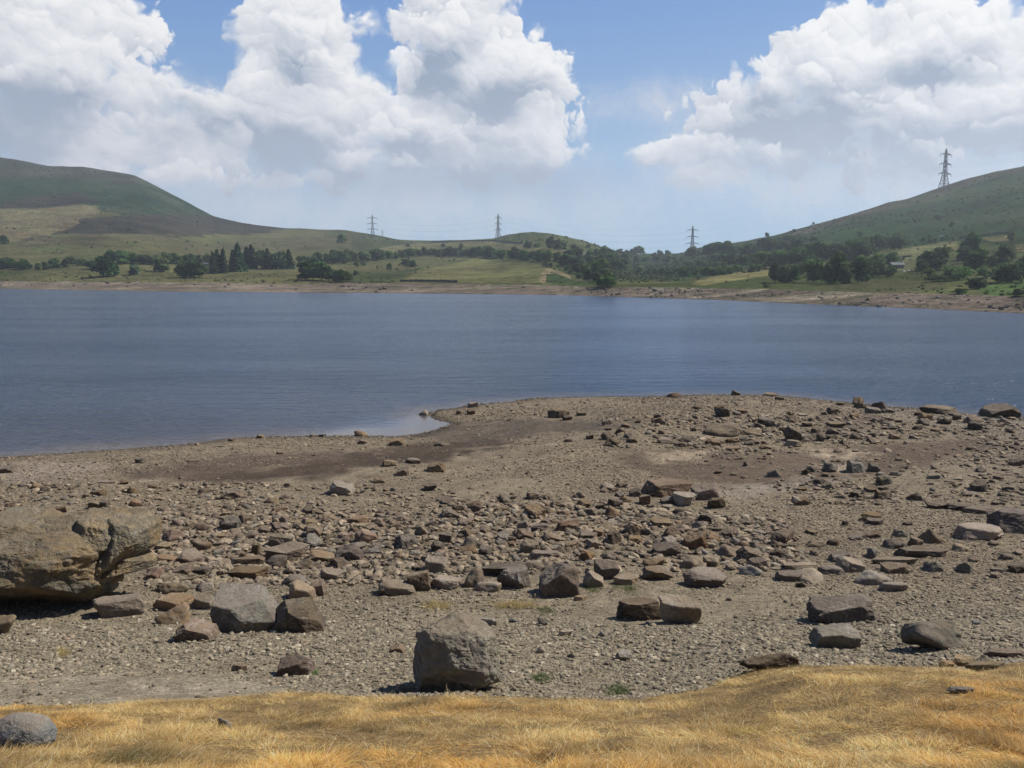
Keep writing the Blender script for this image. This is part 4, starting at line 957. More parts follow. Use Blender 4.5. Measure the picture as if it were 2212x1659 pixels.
def tree(dx, dyb, hpx, kind, grp, wpx=None, label=None):
    """dx, dyb: foot of the tree in the photograph (disp px); hpx, wpx its height and width there"""
    dyb = min(max(dyb, float(f_sky(dx)) + .3), float(f_veg(dx)) - .6 if grp != 'x' else 1e9)
    X, Y, z = [float(q) for q in far_pt(dx, dyb)]
    k = rnd.randrange(len(PROT[kind])); src = PROT[kind][k]
    if (kind, k) in used: o = dup(src)
    else: o = src; used.add((kind, k))
    dist = Y * CT + (H - z) * ST; hm = hpx * D2 * dist / F
    wm = (wpx * D2 * dist / F) if wpx else hm * rnd.uniform(.75, 1.05) * (.72 if kind == 'conifer' else 1.5 if kind == 'bush' else 1)
    s = wm / src['_w']
    o.location = (X, Y, z - hm * .03); o.scale = (s, s, hm); o.rotation_euler = (0, 0, rnd.uniform(0, 6.28))
    if 'label' in o: del o['label']
    tag(o, label, {'conifer': 'conifer', 'bush': 'bush'}.get(kind, 'tree'), grp); TREES.append((o, dx, grp, kind)); return o
def rows_(n, pts, h, kind, grp, step=None, jit=.25, wf=1.0):
    """a line of trees through points of region n"""
    pts = [reg(n, *p) for p in pts]; sc = {1: .337, 2: .337, 3: .3383}[n]
    hs = h if isinstance(h, (list, tuple)) else [h, h]
    L = [0]
    for a, b in zip(pts, pts[1:]): L.append(L[-1] + math.hypot(b[0] - a[0], b[1] - a[1]))
    px_h = sum(hs) / len(hs) * sc; step = (step or .62) * px_h; q = step * .3
    while q < L[-1]:
        x = np.interp(q, L, [p[0] for p in pts]); y = np.interp(q, L, [p[1] for p in pts]); hh = np.interp(q / L[-1], np.linspace(0, 1, len(hs)), hs) * sc * rnd.uniform(.78, 1.18)
        kd = kind if isinstance(kind, str) else rnd.choice(kind)
        tree(float(x) + rnd.uniform(-1, 1) * step * jit, float(y) + rnd.uniform(-1.2, 1.2), hh, kd, grp, wpx=None if kd in ('conifer', 'bush') else hh * rnd.uniform(.95, 1.4) * wf); q += step * rnd.uniform(.8, 1.25)
BD = ['broad', 'dark', 'dark']
# left
rows_(1, [(-60, 915), (250, 925), (420, 905)], [75, 60, 60], BD, 'the low tree belt at the far left shore')
rows_(1, [(430, 895), (560, 900)], 50, BD, 'the low tree belt at the far left shore')
tree(*reg(1, 665, 970), 47, 'dark', 'left shore', wpx=58, label='large dark rounded tree standing alone nearest the left shore')
tree(*reg(1, 590, 920), 20, 'dark', 'left shore', wpx=34, label='small dark tree touching the left of the lone rounded tree')
tree(*reg(1, 850, 960), 25, 'bush', 'left shore', wpx=38, label='pale green bush between the lone rounded tree and the conifer clump')
rows_(1, [(700, 880), (1000, 890), (1340, 880)], [75, 70, 65], BD, 'the hedgerow behind the lone rounded tree')
tree(*reg(1, 1050, 938), 36, 'broad', 'left shore', wpx=42, label='mid-green tree just left of the dark trees beside the conifers')
rows_(1, [(1150, 975), (1340, 970)], 130, 'dark', 'the dark round trees left of the conifers', step=.45)
rows_(1, [(1365, 950), (1450, 945)], [155, 150], 'conifer', 'the tall conifer clump on the left shore', step=.13)
rows_(1, [(1490, 940), (1530, 935)], [178, 165], 'conifer', 'the tall conifer clump on the left shore', step=.13)
rows_(1, [(1545, 920), (1650, 912)], 140, 'conifer', 'the tall conifer clump on the left shore', step=.14)
rows_(1, [(1670, 915), (1890, 920)], [125, 110], ['conifer', 'dark', 'dark'], 'the mixed clump right of the tall conifers', step=.3)
rows_(1, [(1900, 885), (2060, 885), (2230, 880)], [50, 80, 85], BD, 'the tree belt right of the conifers')
rows_(1, [(1935, 990), (2080, 995)], 115, 'dark', 'the dark clump on the pale shore meadow', step=.45)
rows_(1, [(2100, 1000), (2240, 1000)], [95, 80], 'dark', 'the dark clump on the pale shore meadow', step=.5)
tree(*reg(1, 20, 755), 20, 'dark', 'left slope', wpx=22, label='dark tree at the left edge halfway up the straw slope')
tree(*reg(1, 2190, 760), 22, 'broad', 'left slope', wpx=24, label='green tree on the low ridge above the tree belt')
# centre
rows_(2, [(-20, 475), (260, 465), (480, 440)], [80, 70, 50], BD, 'the tree belt left of the pale field')
rows_(2, [(390, 445), (600, 440), (870, 442)], [50, 62, 60], BD, 'the hedge above the pale field', step=.55)
rows_(2, [(850, 445), (1100, 460), (1350, 465)], [68, 76, 74], BD, 'the hedge above the pale field', step=.5)
for (a, b, h_, w_, kd, lb) in [(20, 605, 30, 30, 'dark', 'dark tree right of the dark clump on the meadow'), (108, 562, 13, 14, 'dark', 'small dark bushy tree left of the pale field corner'), (320, 525, 16, 15, 'broad', 'lone small tree above the left tip of the pale field'),
        (110, 500, 12, 16, 'bush', 'left one of two grey-green bushes below the tree belt'), (165, 492, 12, 20, 'bush', 'right one of two grey-green bushes below the tree belt'), (425, 498, 17, 26, 'broad', 'left of two touching trees on the slope above the pale field'), (470, 505, 16, 22, 'dark', 'right of two touching trees on the slope above the pale field'),
        (440, 382, 8, 11, 'dark', 'small umbrella-shaped tree in the upper meadow'), (668, 382, 9, 12, 'dark', 'round tree poking above the hedge in the upper meadow'), (785, 385, 11, 14, 'dark', 'taller round tree poking above the long hedge'),
        (1060, 332, 4, 4, 'dark', 'tiny bush on the skyline wall left of the knoll'), (1215, 385, 17, 24, 'dark', 'leftmost dark clump below the knoll'), (1265, 380, 10, 16, 'broad', 'paler bush between the dark clumps below the knoll'),
        (1350, 390, 29, 24, 'dark', 'tallest dark tree below the top of the knoll'), (1400, 395, 23, 26, 'dark', 'dark tree right of the tallest one below the knoll'), (1440, 398, 18, 20, 'dark', 'third dark tree from the left of the knoll clump'),
        (1510, 406, 17, 26, 'dark', 'separate dark tree at the right foot of the knoll'), (1395, 468, 22, 24, 'dark', 'round tree at the right end of the long hedge'), (1600, 378, 9, 11, 'dark', 'small tree on the right flank of the knoll'),
        (1700, 388, 10, 13, 'dark', 'round tree on the skyline right of the knoll'), (1560, 338, 5, 7, 'dark', 'upper bush on the skyline right of the knoll'), (1660, 366, 4, 5, 'dark', 'tiny bush on the falling skyline of the knoll'), (1640, 358, 4, 8, 'bush', 'pair of tiny bushes on the falling skyline'),
        (1800, 418, 13, 24, 'dark', 'dark dome-shaped tree on the skyline dip'), (1590, 346, 4, 7, 'dark', 'lower bush on the skyline right of the knoll'), (2020, 440, 12, 14, 'dark', 'leftmost skyline tree in the saddle'), (2060, 440, 17, 18, 'dark', 'middle skyline tree in the saddle'), (2110, 440, 17, 20, 'dark', 'rightmost skyline tree in the saddle'),
        (1370, 300, 3, 3, 'dark', 'tiny lone bush on top of the knoll')]:
    x_, y_ = reg(2, a, b); tree(x_, y_, h_, kd, 'scattered trees of the far fields', wpx=w_, label=lb)
for a0, b0, a1, b1, h_ in [(1450, 470, 1560, 450, 70), (1600, 450, 1780, 440, 66), (1800, 440, 1940, 420, 50), (1440, 500, 1560, 510, 75), (1600, 490, 1860, 480, 80), (1520, 545, 1640, 560, 80), (1660, 540, 1860, 520, 90), (1590, 590, 1660, 610, 75), (1680, 600, 1790, 585, 90), (1670, 645, 1740, 635, 70)]:
    rows_(2, [(a0, b0), (a1, b1)], h_, ['broad', 'dark', 'dark'], 'the wooded ravine below the saddle', step=.62)
rows_(2, [(1290, 500), (1420, 510), (1560, 590)], 34, 'bush', 'the scrub between pale field and ravine', step=1.1)
rows_(2, [(1900, 480), (2060, 470), (2212, 480)], 45, ['bush', 'broad'], 'the bracken slope right of the ravine', step=.9)
rows_(2, [(1920, 540), (2060, 560), (2212, 560)], 48, ['bush', 'dark'], 'the bracken slope right of the ravine', step=.9)
# right
T3 = [(90, 842, 26, 30, 'dark', 'dark tree at the foot of the saddle pylon'), (140, 836, 12, 18, 'bush', 'low bush right of the tree at the saddle pylon'),
      (570, 718, 11, 13, 'dark', 'round skyline tree above the left end of the big wood'), (740, 684, 8, 13, 'dark', 'low skyline bush halfway between two round trees'), (865, 634, 7, 8, 'dark', 'lollipop-shaped tree standing alone on the right skyline'),
      (1120, 657, 7, 11, 'bush', 'dark bush on open hillside right of the lollipop tree'), (1160, 712, 12, 16, 'broad', 'tree on the hillside above the big wood'), (1670, 612, 17, 28, 'bush', 'broad scrub clump high on the hillside below the hill pylon'), (1750, 642, 12, 16, 'bush', 'round bush right of the scrub clump on the hillside'),
      (1048, 667, 5, 6, 'dark', 'tiny bush left of the dark hillside bush'), (1530, 490, 6, 9, 'bush', 'tiny bush just under the right skyline'), (1190, 985, 10, 14, 'bush', 'small bush under the shoreline trees'),
      (625, 1005, 46, 34, 'dark', 'very dark columnar tree at the left end of the shoreline trees'), (680, 1005, 40, 36, 'broad', 'green tree just right of the very dark shoreline tree'), (740, 1002, 38, 34, 'broad', 'second green tree from the dark shoreline tree'), (780, 955, 30, 30, 'bush', 'pale green bushy tree behind the shoreline trees'),
      (862, 1003, 56, 60, 'broad', 'wide domed sunlit tree in the shoreline row'), (960, 1012, 50, 40, 'dark', 'dark narrow tree right of the wide domed tree'), (1010, 1008, 74, 52, 'dark', 'tallest dark tree of the shoreline row'), (1075, 1010, 50, 40, 'broad', 'green tree right of the tallest shoreline tree'),
      (1150, 1005, 58, 46, 'dark', 'broad dark tree right half of the shoreline row'), (1235, 975, 44, 40, 'dark', 'dark tree left of the farmhouse bushes'), (1290, 968, 34, 30, 'dark', 'tree touching the farmhouse bush'), (1352, 968, 26, 36, 'dark', 'round dark bush directly below the farmhouse'),
      (1640, 925, 54, 80, 'dark', 'wide spreading tree right of the two white cars'), (1560, 945, 34, 40, 'dark', 'lower limb-like tree left under the wide spreading tree'), (1870, 850, 60, 50, 'dark', 'tallest tree on the right with a ragged dark top'), (1830, 880, 40, 44, 'dark', 'dark tree at the left foot of the tallest right tree'),
      (1905, 930, 52, 64, 'dark', 'massive dark tree in front of the tallest right tree'), (2085, 895, 48, 44, 'dark', 'oval dark tree near the right edge'), (2010, 905, 28, 28, 'broad', 'greyish tree between two dark trees near the right edge'), (2140, 740, 20, 22, 'bush', 'scrubby tree beside the small straw field on the right'),
      (1600, 985, 26, 44, 'bush', 'light green bush left end of the leafy bank'), (1700, 992, 36, 60, 'bush', 'largest light green bush of the leafy bank'), (1800, 985, 30, 50, 'bush', 'light green bush right end of the leafy bank'), (1660, 998, 16, 60, 'dark', 'dark shrub below the leafy bank'),
      (1900, 1045, 27, 46, 'dark', 'dome-shaped dark bush near the right shore'), (1970, 970, 22, 40, 'bush', 'light bush behind the dome-shaped bush'), (2105, 1005, 46, 56, 'dark', 'large dark tree above the green bank at the right'), (2190, 980, 40, 50, 'dark', 'dark tree cut by the right edge of the picture'), (2040, 1000, 26, 40, 'broad', 'mid-green tree left of the large dark tree by the right bank'),
      (2180, 1092, 17, 34, 'dark', 'low dark bush at the right end of the shore'), (1790, 1085, 13, 32, 'dark', 'brownish bush on the rocky shore'), (555, 1035, 14, 24, 'bush', 'low round bush on the shore below the yellow field'), (2240, 900, 30, 40, 'dark', 'dark bush beyond the right edge')]
for (a, b, h_, w_, kd, lb) in T3:
    x_, y_ = reg(3, a, b)
    if x_ < 2225: tree(x_, y_, h_, kd, 'scattered trees of the right-hand valley side', wpx=w_, label=lb)
rows_(3, [(190, 838), (330, 838), (520, 830)], [95, 88, 90], BD, 'the upper row of the big wood', step=.5)
rows_(3, [(240, 880), (420, 890), (560, 870)], 75, ['broad', 'dark'], 'the second row of the big wood', step=.6)
rows_(3, [(540, 915), (660, 905), (850, 880)], [120, 120, 110], BD, 'the lower edge of the big wood', step=.45)
rows_(3, [(530, 800), (700, 815), (850, 810)], [90, 100, 90], BD, 'the upper edge of the big wood', step=.55)
rows_(3, [(860, 860), (1000, 850), (1200, 870)], [120, 110, 120], ['broad', 'dark', 'broad'], 'the wood behind the shoreline trees', step=.55)
rows_(3, [(1100, 800), (1260, 790), (1440, 800)], [80, 90, 100], ['broad', 'dark', 'broad'], 'the upper right end of the big wood', step=.6)
rows_(3, [(1180, 930), (1290, 920), (1370, 900)], [110, 130, 110], ['broad', 'broad', 'dark'], 'the trees above the farmhouse', step=.6)
rows_(3, [(0, 900), (150, 905), (330, 910)], 40, ['bush', 'bush', 'broad'], 'the pale scrub under the saddle', step=.8)
rows_(3, [(-20, 960), (200, 962), (540, 930)], [60, 60, 48], ['bush', 'broad'], 'the scrub above the yellow field', step=.7)
rows_(3, [(620, 745), (700, 730), (900, 745)], 34, ['bush', 'broad'], 'the bushes above the big wood', step=1.0)
rows_(3, [(1560, 745), (1780, 735), (1960, 715)], 34, ['bush', 'dark'], 'the scrub line under the heather', step=1.1)
rows_(3, [(1960, 960), (2100, 940), (2212, 930)], 60, ['bush', 'broad'], 'the bank of trees at the right edge', step=.7)
for k_, l_ in PROT.items():
    for i_, s_ in enumerate(l_):
        if (k_, i_) not in used:
            for ch in list(s_.children): bpy.data.objects.remove(ch)
            bpy.data.objects.remove(s_)
KW = {'broad': 'green tree', 'dark': 'dark tree', 'conifer': 'conifer', 'bush': 'bush'}
NUM = ['first', 'second', 'third', 'fourth', 'fifth', 'sixth', 'seventh', 'eighth', 'ninth', 'tenth', 'eleventh', 'twelfth', 'thirteenth', 'fourteenth', 'fifteenth', 'sixteenth', 'seventeenth', 'eighteenth', 'nineteenth', 'twentieth']
bg = {}
for o, dx, g, kd in TREES:
    if 'label' not in o: bg.setdefault((g, kd), []).append((dx, o))
for (g, kd), l_ in bg.items():
    for i, (dx, o) in enumerate(sorted(l_, key=lambda q: q[0])):
        w_ = NUM[i] if i < 20 else ('twenty-' if i < 29 else 'thirty-') + NUM[(i - 20) % 10 if i < 29 else (i - 30) % 10]
        o['label'] = f"{w_} {KW[kd]} from the left in {g}"; o['group'] = 'trees of ' + g
for o, *_ in TREES:
    if '_w' in o: del o['_w']
print('trees', len(TREES))

# ---------------------------------------------------------------- bracken and scrub too small to count
def scrub():
    r = np.random.default_rng(77); n = 44000
    dx = r.uniform(-60, 2290, n); ys = f_sky(dx); yv = f_veg(dx); dy = ys + 1 + (yv - ys - 1) * r.random(n)
    X, Y, Z = far_pt(dx, dy); cl = fb2(X, Y, .012, 4, 131)
    dens = np.full(n, .07); qx, qy = dx + cl * 40, dy + cl * 14
    dens = np.where(inpoly(qx, qy, [(1330, 540), (1660, 505), (1850, 450), (2100, 380), (2300, 360), (2300, 650), (1700, 630), (1500, 600), (1400, 560)]), .26, dens)
    dens = np.where(inpoly(qx, qy, R(2, [(1280, 490), (1500, 430), (2000, 430), (2212, 450), (2212, 640), (1700, 640), (1500, 560)])), .7, dens)
    for P in (R(2, [(388, 594), (500, 545), (700, 490), (880, 452), (1100, 460), (1350, 478), (1330, 525), (1285, 606), (900, 608), (620, 600)]), R(3, [(70, 1012), (200, 970), (400, 935), (590, 905), (600, 955), (450, 978), (300, 1000), (160, 1020)]),
              R(2, [(200, 400), (400, 360), (560, 345), (1100, 345), (1180, 355), (1400, 395), (1750, 415), (1780, 440), (1480, 425), (900, 382), (520, 395), (320, 415)])):
        dens = np.where(inpoly(dx, dy, P), .015, dens)
    dens = np.where(inpoly(qx, qy, [(-100, 300), (380, 400), (560, 480), (560, 500), (-100, 500)]), .05, dens)
    dens = np.where(inpoly(qx, qy, [(-100, 430), (800, 500), (800, 560), (-100, 560)]), .025, dens)
    k = r.random(n) < dens * np.clip(.5 + cl * 4, 0, 2.0)
    X, Y, Z = X[k], Y[k], Z[k]; m_ = len(X); q = 7
    sz = r.uniform(.5, 1.5, m_) * np.clip(Y / 600, .7, 1.6)
    P = np.repeat(np.stack([X, Y, Z], 1), q, 0); S = np.repeat(sz, q)
    d = unit(r.normal(size=(m_ * q, 3))); d[:, 2] = np.abs(d[:, 2]) * .8
    V, Q = leaf_quads(P + d * S[:, None] * .6, d, (S * .55)[:, None] if False else 1.0, r)
    c0 = V.reshape(-1, 4, 3).mean(1); V = ((V.reshape(-1, 4, 3) - c0[:, None]) * (S * .55)[:, None, None] + c0[:, None]).reshape(-1, 3)
    pal = np.array([(.055, .09, .032), (.065, .105, .036), (.08, .1, .04), (.05, .068, .03)])
    c = np.repeat(pal[r.integers(0, 4, m_)] * r.uniform(.7, 1.3, m_)[:, None], q * 4, 0)
    m, t = new_mat('scrub_foliage'); at = t.n('ShaderNodeAttribute', attribute_name='Col'); finish(t, at.outputs['Color'], .9, None, .1, sub=.2)
    o = mesh_obj('undergrowth', V, Q, m, col=c); tag(o, kind='stuff'); print('scrub', m_)
scrub()

# ---------------------------------------------------------------- pylons and wires
mp_, t = new_mat('galvanised_steel'); tc = t.n('ShaderNodeTexCoord'); n1 = t.noise(tc.outputs['Object'], .5, 3, .5)
b = finish(t, t.mix(n1, (.12, .13, .135), (.2, .21, .215)), .6); b.inputs['Metallic'].default_value = .4
mi_, t = new_mat('insulator_glass'); tc = t.n('ShaderNodeTexCoord'); n1 = t.noise(tc.outputs['Object'], 3, 2, .5); finish(t, t.mix(n1, (.12, .1, .09), (.2, .18, .16)), .3)
def pylon(dx, dyb, dyt, yaw, label, dist=None, th=1.0):
    X, Y, z = [float(q) for q in far_pt(dx, max(dyb, float(f_sky(dx)) + .2))]
    if dist: 
        a, s = ray(dx, dyb); X, Y, z = float(a) * dist, dist, H + float(s) * dist
    hm = (dyb - dyt) * D2 * (Y * CT + (H - z) * ST) / F
    rt = empty('pylon', (X, Y, z - .5), yaw); m = MB(); u = hm / 50.0
    lv = [(0, 4.8), (6, 3.8), (12, 2.8), (18.4, 1.9), (24.5, 1.6), (30.6, 1.4), (36.7, 1.15), (42.8, .95), (47.5, .7)]
    tk = .42 * th * u
    for (z0, w0), (z1, w1_) in zip(lv, lv[1:]):
        c0 = [(sx * w0 * u, sy * w0 * u, z0 * u) for sx, sy in ((-1, -1), (1, -1), (1, 1), (-1, 1))]; c1 = [(sx * w1_ * u, sy * w1_ * u, z1 * u) for sx, sy in ((-1, -1), (1, -1), (1, 1), (-1, 1))]
        for k in range(4):
            j = (k + 1) % 4; m.bar(c0[k], c1[k], tk, tk, 4); m.bar(c0[k], c1[j], tk * .55, tk * .55, 3); m.bar(c0[j], c1[k], tk * .55, tk * .55, 3); m.bar(c1[k], c1[j], tk * .6, tk * .6, 3)
    for k in range(4):
        sx, sy = ((-1, -1), (1, -1), (1, 1), (-1, 1))[k]; m.bar((sx * .8 * u, sy * .8 * u, 47.5 * u), (0, 0, 51 * u), tk * .8, tk * .5, 3)
    m.build('tower', mp_, rt)
    tips = []
    for zz, ln, wb in ((18.4, 10.2, 1.9), (30.6, 9.6, 1.4), (42.8, 10.0, .95)):
        ca = MB()
        for sx in (-1, 1):
            tip = (sx * (ln + wb) * u, 0, zz * u)
            for sy in (-1, 1):
                ca.bar((sx * wb * u, sy * wb * u, zz * u), tip, tk, tk * .8, 3); ca.bar((sx * wb * u, sy * wb * u, (zz + 1.9) * u), tip, tk * .8, tk * .6, 3)
            for q in (.35, .65):
                p0 = [(sx * (wb + ln * q) * u, sy * wb * (1 - q) * u, zz * u) for sy in (-1, 1)]; ca.bar(p0[0], p0[1], tk * .4, tk * .4, 3)
                ca.bar(p0[0], (sx * (wb + ln * q) * u, -wb * (1 - q) * u, (zz + 1.9 * (1 - q)) * u), tk * .4, tk * .4, 3)
        arm = ca.build('cross_arm', mp_, rt)
        for sx in (-1, 1):
            i_ = MB(); x_ = sx * (ln + wb) * u
            i_.bar((x_, 0, zz * u), (x_, 0, (zz - 3.4) * u), tk * .35, tk * .35, 5)
            for q in range(6): i_.bar((x_, 0, (zz - .5 - q * .45) * u), (x_, 0, (zz - .65 - q * .45) * u), tk * .9, tk * .9, 6)
            i_.build('insulator', mi_, arm); tips.append((x_, 0, (zz - 3.4) * u))
    tips.append((0, 0, 51 * u))
    tag(rt, label, 'pylon', 'power pylons beyond the lake'); cs, sn = math.cos(yaw), math.sin(yaw)
    return [(X + a * cs - b_ * sn, Y + a * sn + b_ * cs, z - .5 + c_) for a, b_, c_ in tips]
t1 = pylon(805, 512, 463, .25, 'left steel pylon standing on the heathery ridge')
t2 = pylon(1076, 515, 463, .9, 'narrow-looking steel pylon at the left foot of the knoll')
t3 = pylon(1495, 548, 490, .15, 'steel pylon rising behind the dark tree in the saddle')
t4 = pylon(2039, 405, 322, .45, 'tallest steel pylon high on the right hillside', th=1.05)
t0 = pylon(826, 513, 496, .2, 'small distant pylon just right of the left ridge pylon', dist=2300, th=1.3)
X5 = (t4[0][0] + 320, t4[0][1] - 120, t4[0][2] + 45)
def wire(a, b_, sag, label):
    m = MB(); n = 18; pts = [tuple(a[i] + (b_[i] - a[i]) * q / n - (sag * 4 * (q / n) * (1 - q / n) if i == 2 else 0) for i in range(3)) for q in range(n + 1)]
    for p, q in zip(pts, pts[1:]): m.bar(p, q, .035, .035, 3)
    o = m.build('power_cable', mp_); tag(o, label, 'power cable', 'power cables slung between the pylons')
SD = ['left lower', 'right lower', 'left middle', 'right middle', 'left upper', 'right upper', 'topmost earth']
for k in range(7):
    wire(t1[k], t2[k], 9, f'{SD[k]} cable between the left ridge pylon and the knoll pylon')
    wire(t2[k], t3[k], 12, f'{SD[k]} cable between the knoll pylon and the saddle pylon')
    wire(t3[k], t4[k], 14, f'{SD[k]} cable rising from the saddle pylon to the hillside pylon')
    e = tuple(t4[k][i] + (420, -180, 62)[i] for i in range(3)); wire(t4[k], e, 10, f'{SD[k]} cable leaving the hillside pylon to the right')

# ---------------------------------------------------------------- farmhouse, cars, walls
def simple_mat(name, col, rough=.8, sc=3.0, var=.15):
    m, t = new_mat(name); tc = t.n('ShaderNodeTexCoord'); n1 = t.noise(tc.outputs['Object'], sc, 4, .6)
    finish(t, t.mix(n1, tuple(k * (1 - var) for k in col), tuple(min(1, k * (1 + var)) for k in col)), rough); return m
mwh, mroof, mgl, mcar, mtyre, mstone_w = simple_mat('stone_wall_render', (.3, .28, .25)), simple_mat('slate_roof', (.13, .135, .145), .8), simple_mat('window_glass', (.03, .035, .04), .15), simple_mat('white_car_paint', (.8, .8, .8), .35, 1, .02), simple_mat('tyre_rubber', (.02, .02, .02), .9), simple_mat('dry_stone', (.12, .11, .1), .95, 1.5, .4)
def gable(mb_, L, W, h0, hr, ov=.4):
    n = len(mb_.v); a, b_ = L / 2 + ov, W / 2 + ov
    for dz in (0, -.25):
        mb_.v += [(-a, -b_, h0 + dz), (a, -b_, h0 + dz), (a, 0, h0 + hr + dz), (-a, 0, h0 + hr + dz), (a, b_, h0 + dz), (-a, b_, h0 + dz)]
    f = [(0, 1, 2, 3), (3, 2, 4, 5), (6, 9, 8, 7), (9, 11, 10, 8), (0, 6, 7, 1), (5, 4, 10, 11), (1, 7, 8, 2), (2, 8, 10, 4), (0, 3, 9, 6), (3, 5, 11, 9)]
    mb_.f += [tuple(n + i for i in q) for q in f]
def house(dx, dyb, wpx, yaw, label):
    X, Y, z = [float(q) for q in far_pt(dx, dyb)]; L = wpx * D2 * Y / F; W = L * .5; hh = L * .34
    rt = empty('farmhouse', (X, Y, z - .3), yaw)
    w = MB(); w.box((0, 0, hh / 2), (L, W, hh)); n = len(w.v)
    for sx in (-1, 1):
        n = len(w.v); w.v += [(sx * L / 2, -W / 2, hh), (sx * L / 2, W / 2, hh), (sx * L / 2, 0, hh + W * .38), (sx * (L / 2 - .3), 0, hh + W * .38)]; w.f += [(n, n + 1, n + 2, n + 3)]
    w.build('wall', mwh, rt)
    r_ = MB(); gable(r_, L, W, hh, W * .42); rf = r_.build('roof', mroof, rt)
    c_ = MB(); c_.box((L * .42, 0, hh + W * .5), (L * .07, L * .07, W * .5)); c_.build('chimney', mwh, rf)
    for k in (-.32, .05, .34):
        q = MB(); q.box((k * L, -W / 2 - .02, hh * .55), (L * .08, .12, hh * .38)); q.build('window', mgl, rt)
    d = MB(); d.box((-.14 * L, -W / 2 - .03, hh * .35), (L * .07, .12, hh * .7)); d.build('door', mtyre, rt)
    tag(rt, label, 'house')
hx, hy = reg(10, 615, 612); house(hx, hy, 27, .12, 'low grey-roofed farmhouse among trees above the two white cars')
hx, hy = reg(1, 1325, 892); house(hx, hy, 12, -.1, 'small grey-roofed cottage hidden behind the dark trees left of the conifers')
def car(dx, dyb, wpx, yaw, label, hs=1.0):
    X, Y, z = [float(q) for q in far_pt(dx, dyb)]; L = wpx * D2 * Y / F; s = L / 4.3
    rt = empty('parked_car', (X, Y, z), yaw); b_ = MB(); prof = [(-2.1, .35), (-2.12, .8), (-1.95, 1.0), (-1.3, 1.42 * hs), (.5, 1.45 * hs), (1.15, 1.0), (2.0, .85), (2.12, .6), (2.1, .35)]
    n = len(prof); V = [(x_ * s, y_ * s * (.86 if z_ < 1.05 else .7), z_ * s) for y_ in (-1, 1) for x_, z_ in prof]; me = bpy.data.meshes.new('body')
    fc = [tuple(range(n)), tuple(range(2 * n - 1, n - 1, -1))] + [(i, (i + 1) % n, n + (i + 1) % n, n + i)[::-1] for i in range(n)]
    me.from_pydata(V, [], fc); me.update(); me.materials.append(mcar); o = bpy.data.objects.new('body', me); COL.objects.link(o); o.parent = rt
    g = MB(); g.box((-.35 * s, 0, 1.17 * s), (1.7 * s, 1.56 * s, .3 * s * hs)); g.build('window', mgl, rt)
    for sx in (-1.3, 1.3):
        for sy in (-1, 1): w = MB(); w.bar((sx * s, sy * .9 * s, .33 * s), (sx * s, sy * .68 * s, .33 * s), .33 * s, .33 * s, 12); w.build('wheel', mtyre, rt)
    tag(rt, label, 'car', 'white cars by the farmhouse')
cx_, cy_ = reg(10, 715, 655); car(cx_, cy_, 8, .9, 'left and lower of the two white cars beside the farmhouse')
cx_, cy_ = reg(10, 770, 645); car(cx_, cy_, 8, .9, 'right and upper of the two white cars beside the farmhouse')
cx_, cy_ = reg(10, 1180, 222); car(cx_, cy_, 9, .1, 'white van alone high on the hillside track', 1.25)
def stone_wall(pts, label, hgt=1.3):
    P = []
    for (a, b_), (c_, d_) in zip(pts, pts[1:]):
        for q in range(14): P.append((a + (c_ - a) * q / 14, b_ + (d_ - b_) * q / 14))
    P.append(pts[-1]); W3 = [far_pt(x_, y_) for x_, y_ in P]; m = MB()
    for p, q in zip(W3, W3[1:]):
        p = [float(k) for k in p]; q = [float(k) for k in q]
        n = len(m.v)
        for r_ in (p, q):
            hh_ = hgt * rnd.uniform(.8, 1.15)
            m.v += [(r_[0], r_[1] - .4, r_[2] - .5), (r_[0], r_[1] + .4, r_[2] - .5), (r_[0], r_[1] + .25, r_[2] + hh_), (r_[0], r_[1] - .25, r_[2] + hh_)]
        m.f += [(n, n + 4, n + 7, n + 3), (n + 3, n + 7, n + 6, n + 2), (n + 1, n + 2, n + 6, n + 5)]
    m.f += [(0, 3, 2, 1)]
    tag(m.build('stone_wall', mstone_w), label, 'wall', 'dry-stone field walls across the lake')
stone_wall([reg(2, 600, 338), reg(2, 760, 340), reg(2, 980, 338), reg(2, 1180, 354)], 'dark dry-stone wall running below the skyline left of the knoll', 1.6)
stone_wall([reg(2, 210, 402), reg(2, 520, 352), reg(2, 700, 345)], 'thin dry-stone wall at the left side of the upper meadow', 1.0)
stone_wall([reg(2, 1540, 412), reg(2, 1660, 420), reg(2, 1770, 432)], 'dry-stone wall at the right foot of the knoll', 1.3)
stone_wall([reg(2, 390, 600), reg(2, 600, 600), reg(2, 760, 604)], 'dark bank wall along the shore edge of the pale field', 1.3)
stone_wall([reg(3, 1940, 712), reg(3, 2020, 700), reg(3, 2110, 698)], 'dark wall above the small straw field on the right hillside', 1.1)
stone_wall([reg(10, 600, 495), reg(10, 690, 485), reg(10, 800, 480)], 'thin wall on the meadow behind the farmhouse', 1.0)
# ---------------------------------------------------------------- haze
hz = MB(); hz.box((150, 1075, 170), (6400, 3150, 350))
mh = bpy.data.materials.new('haze_air'); mh.use_nodes = True; t = NT(mh.node_tree)
pv = t.n('ShaderNodeVolumePrincipled', {'Color': (.80, .90, 1, 1), 'Density': HAZE, 'Anisotropy': .3}); t.n('ShaderNodeOutputMaterial', {'Volume': pv.outputs[0]})
if HAZE > 0:
    tag(hz.build('haze', mh), kind='stuff')

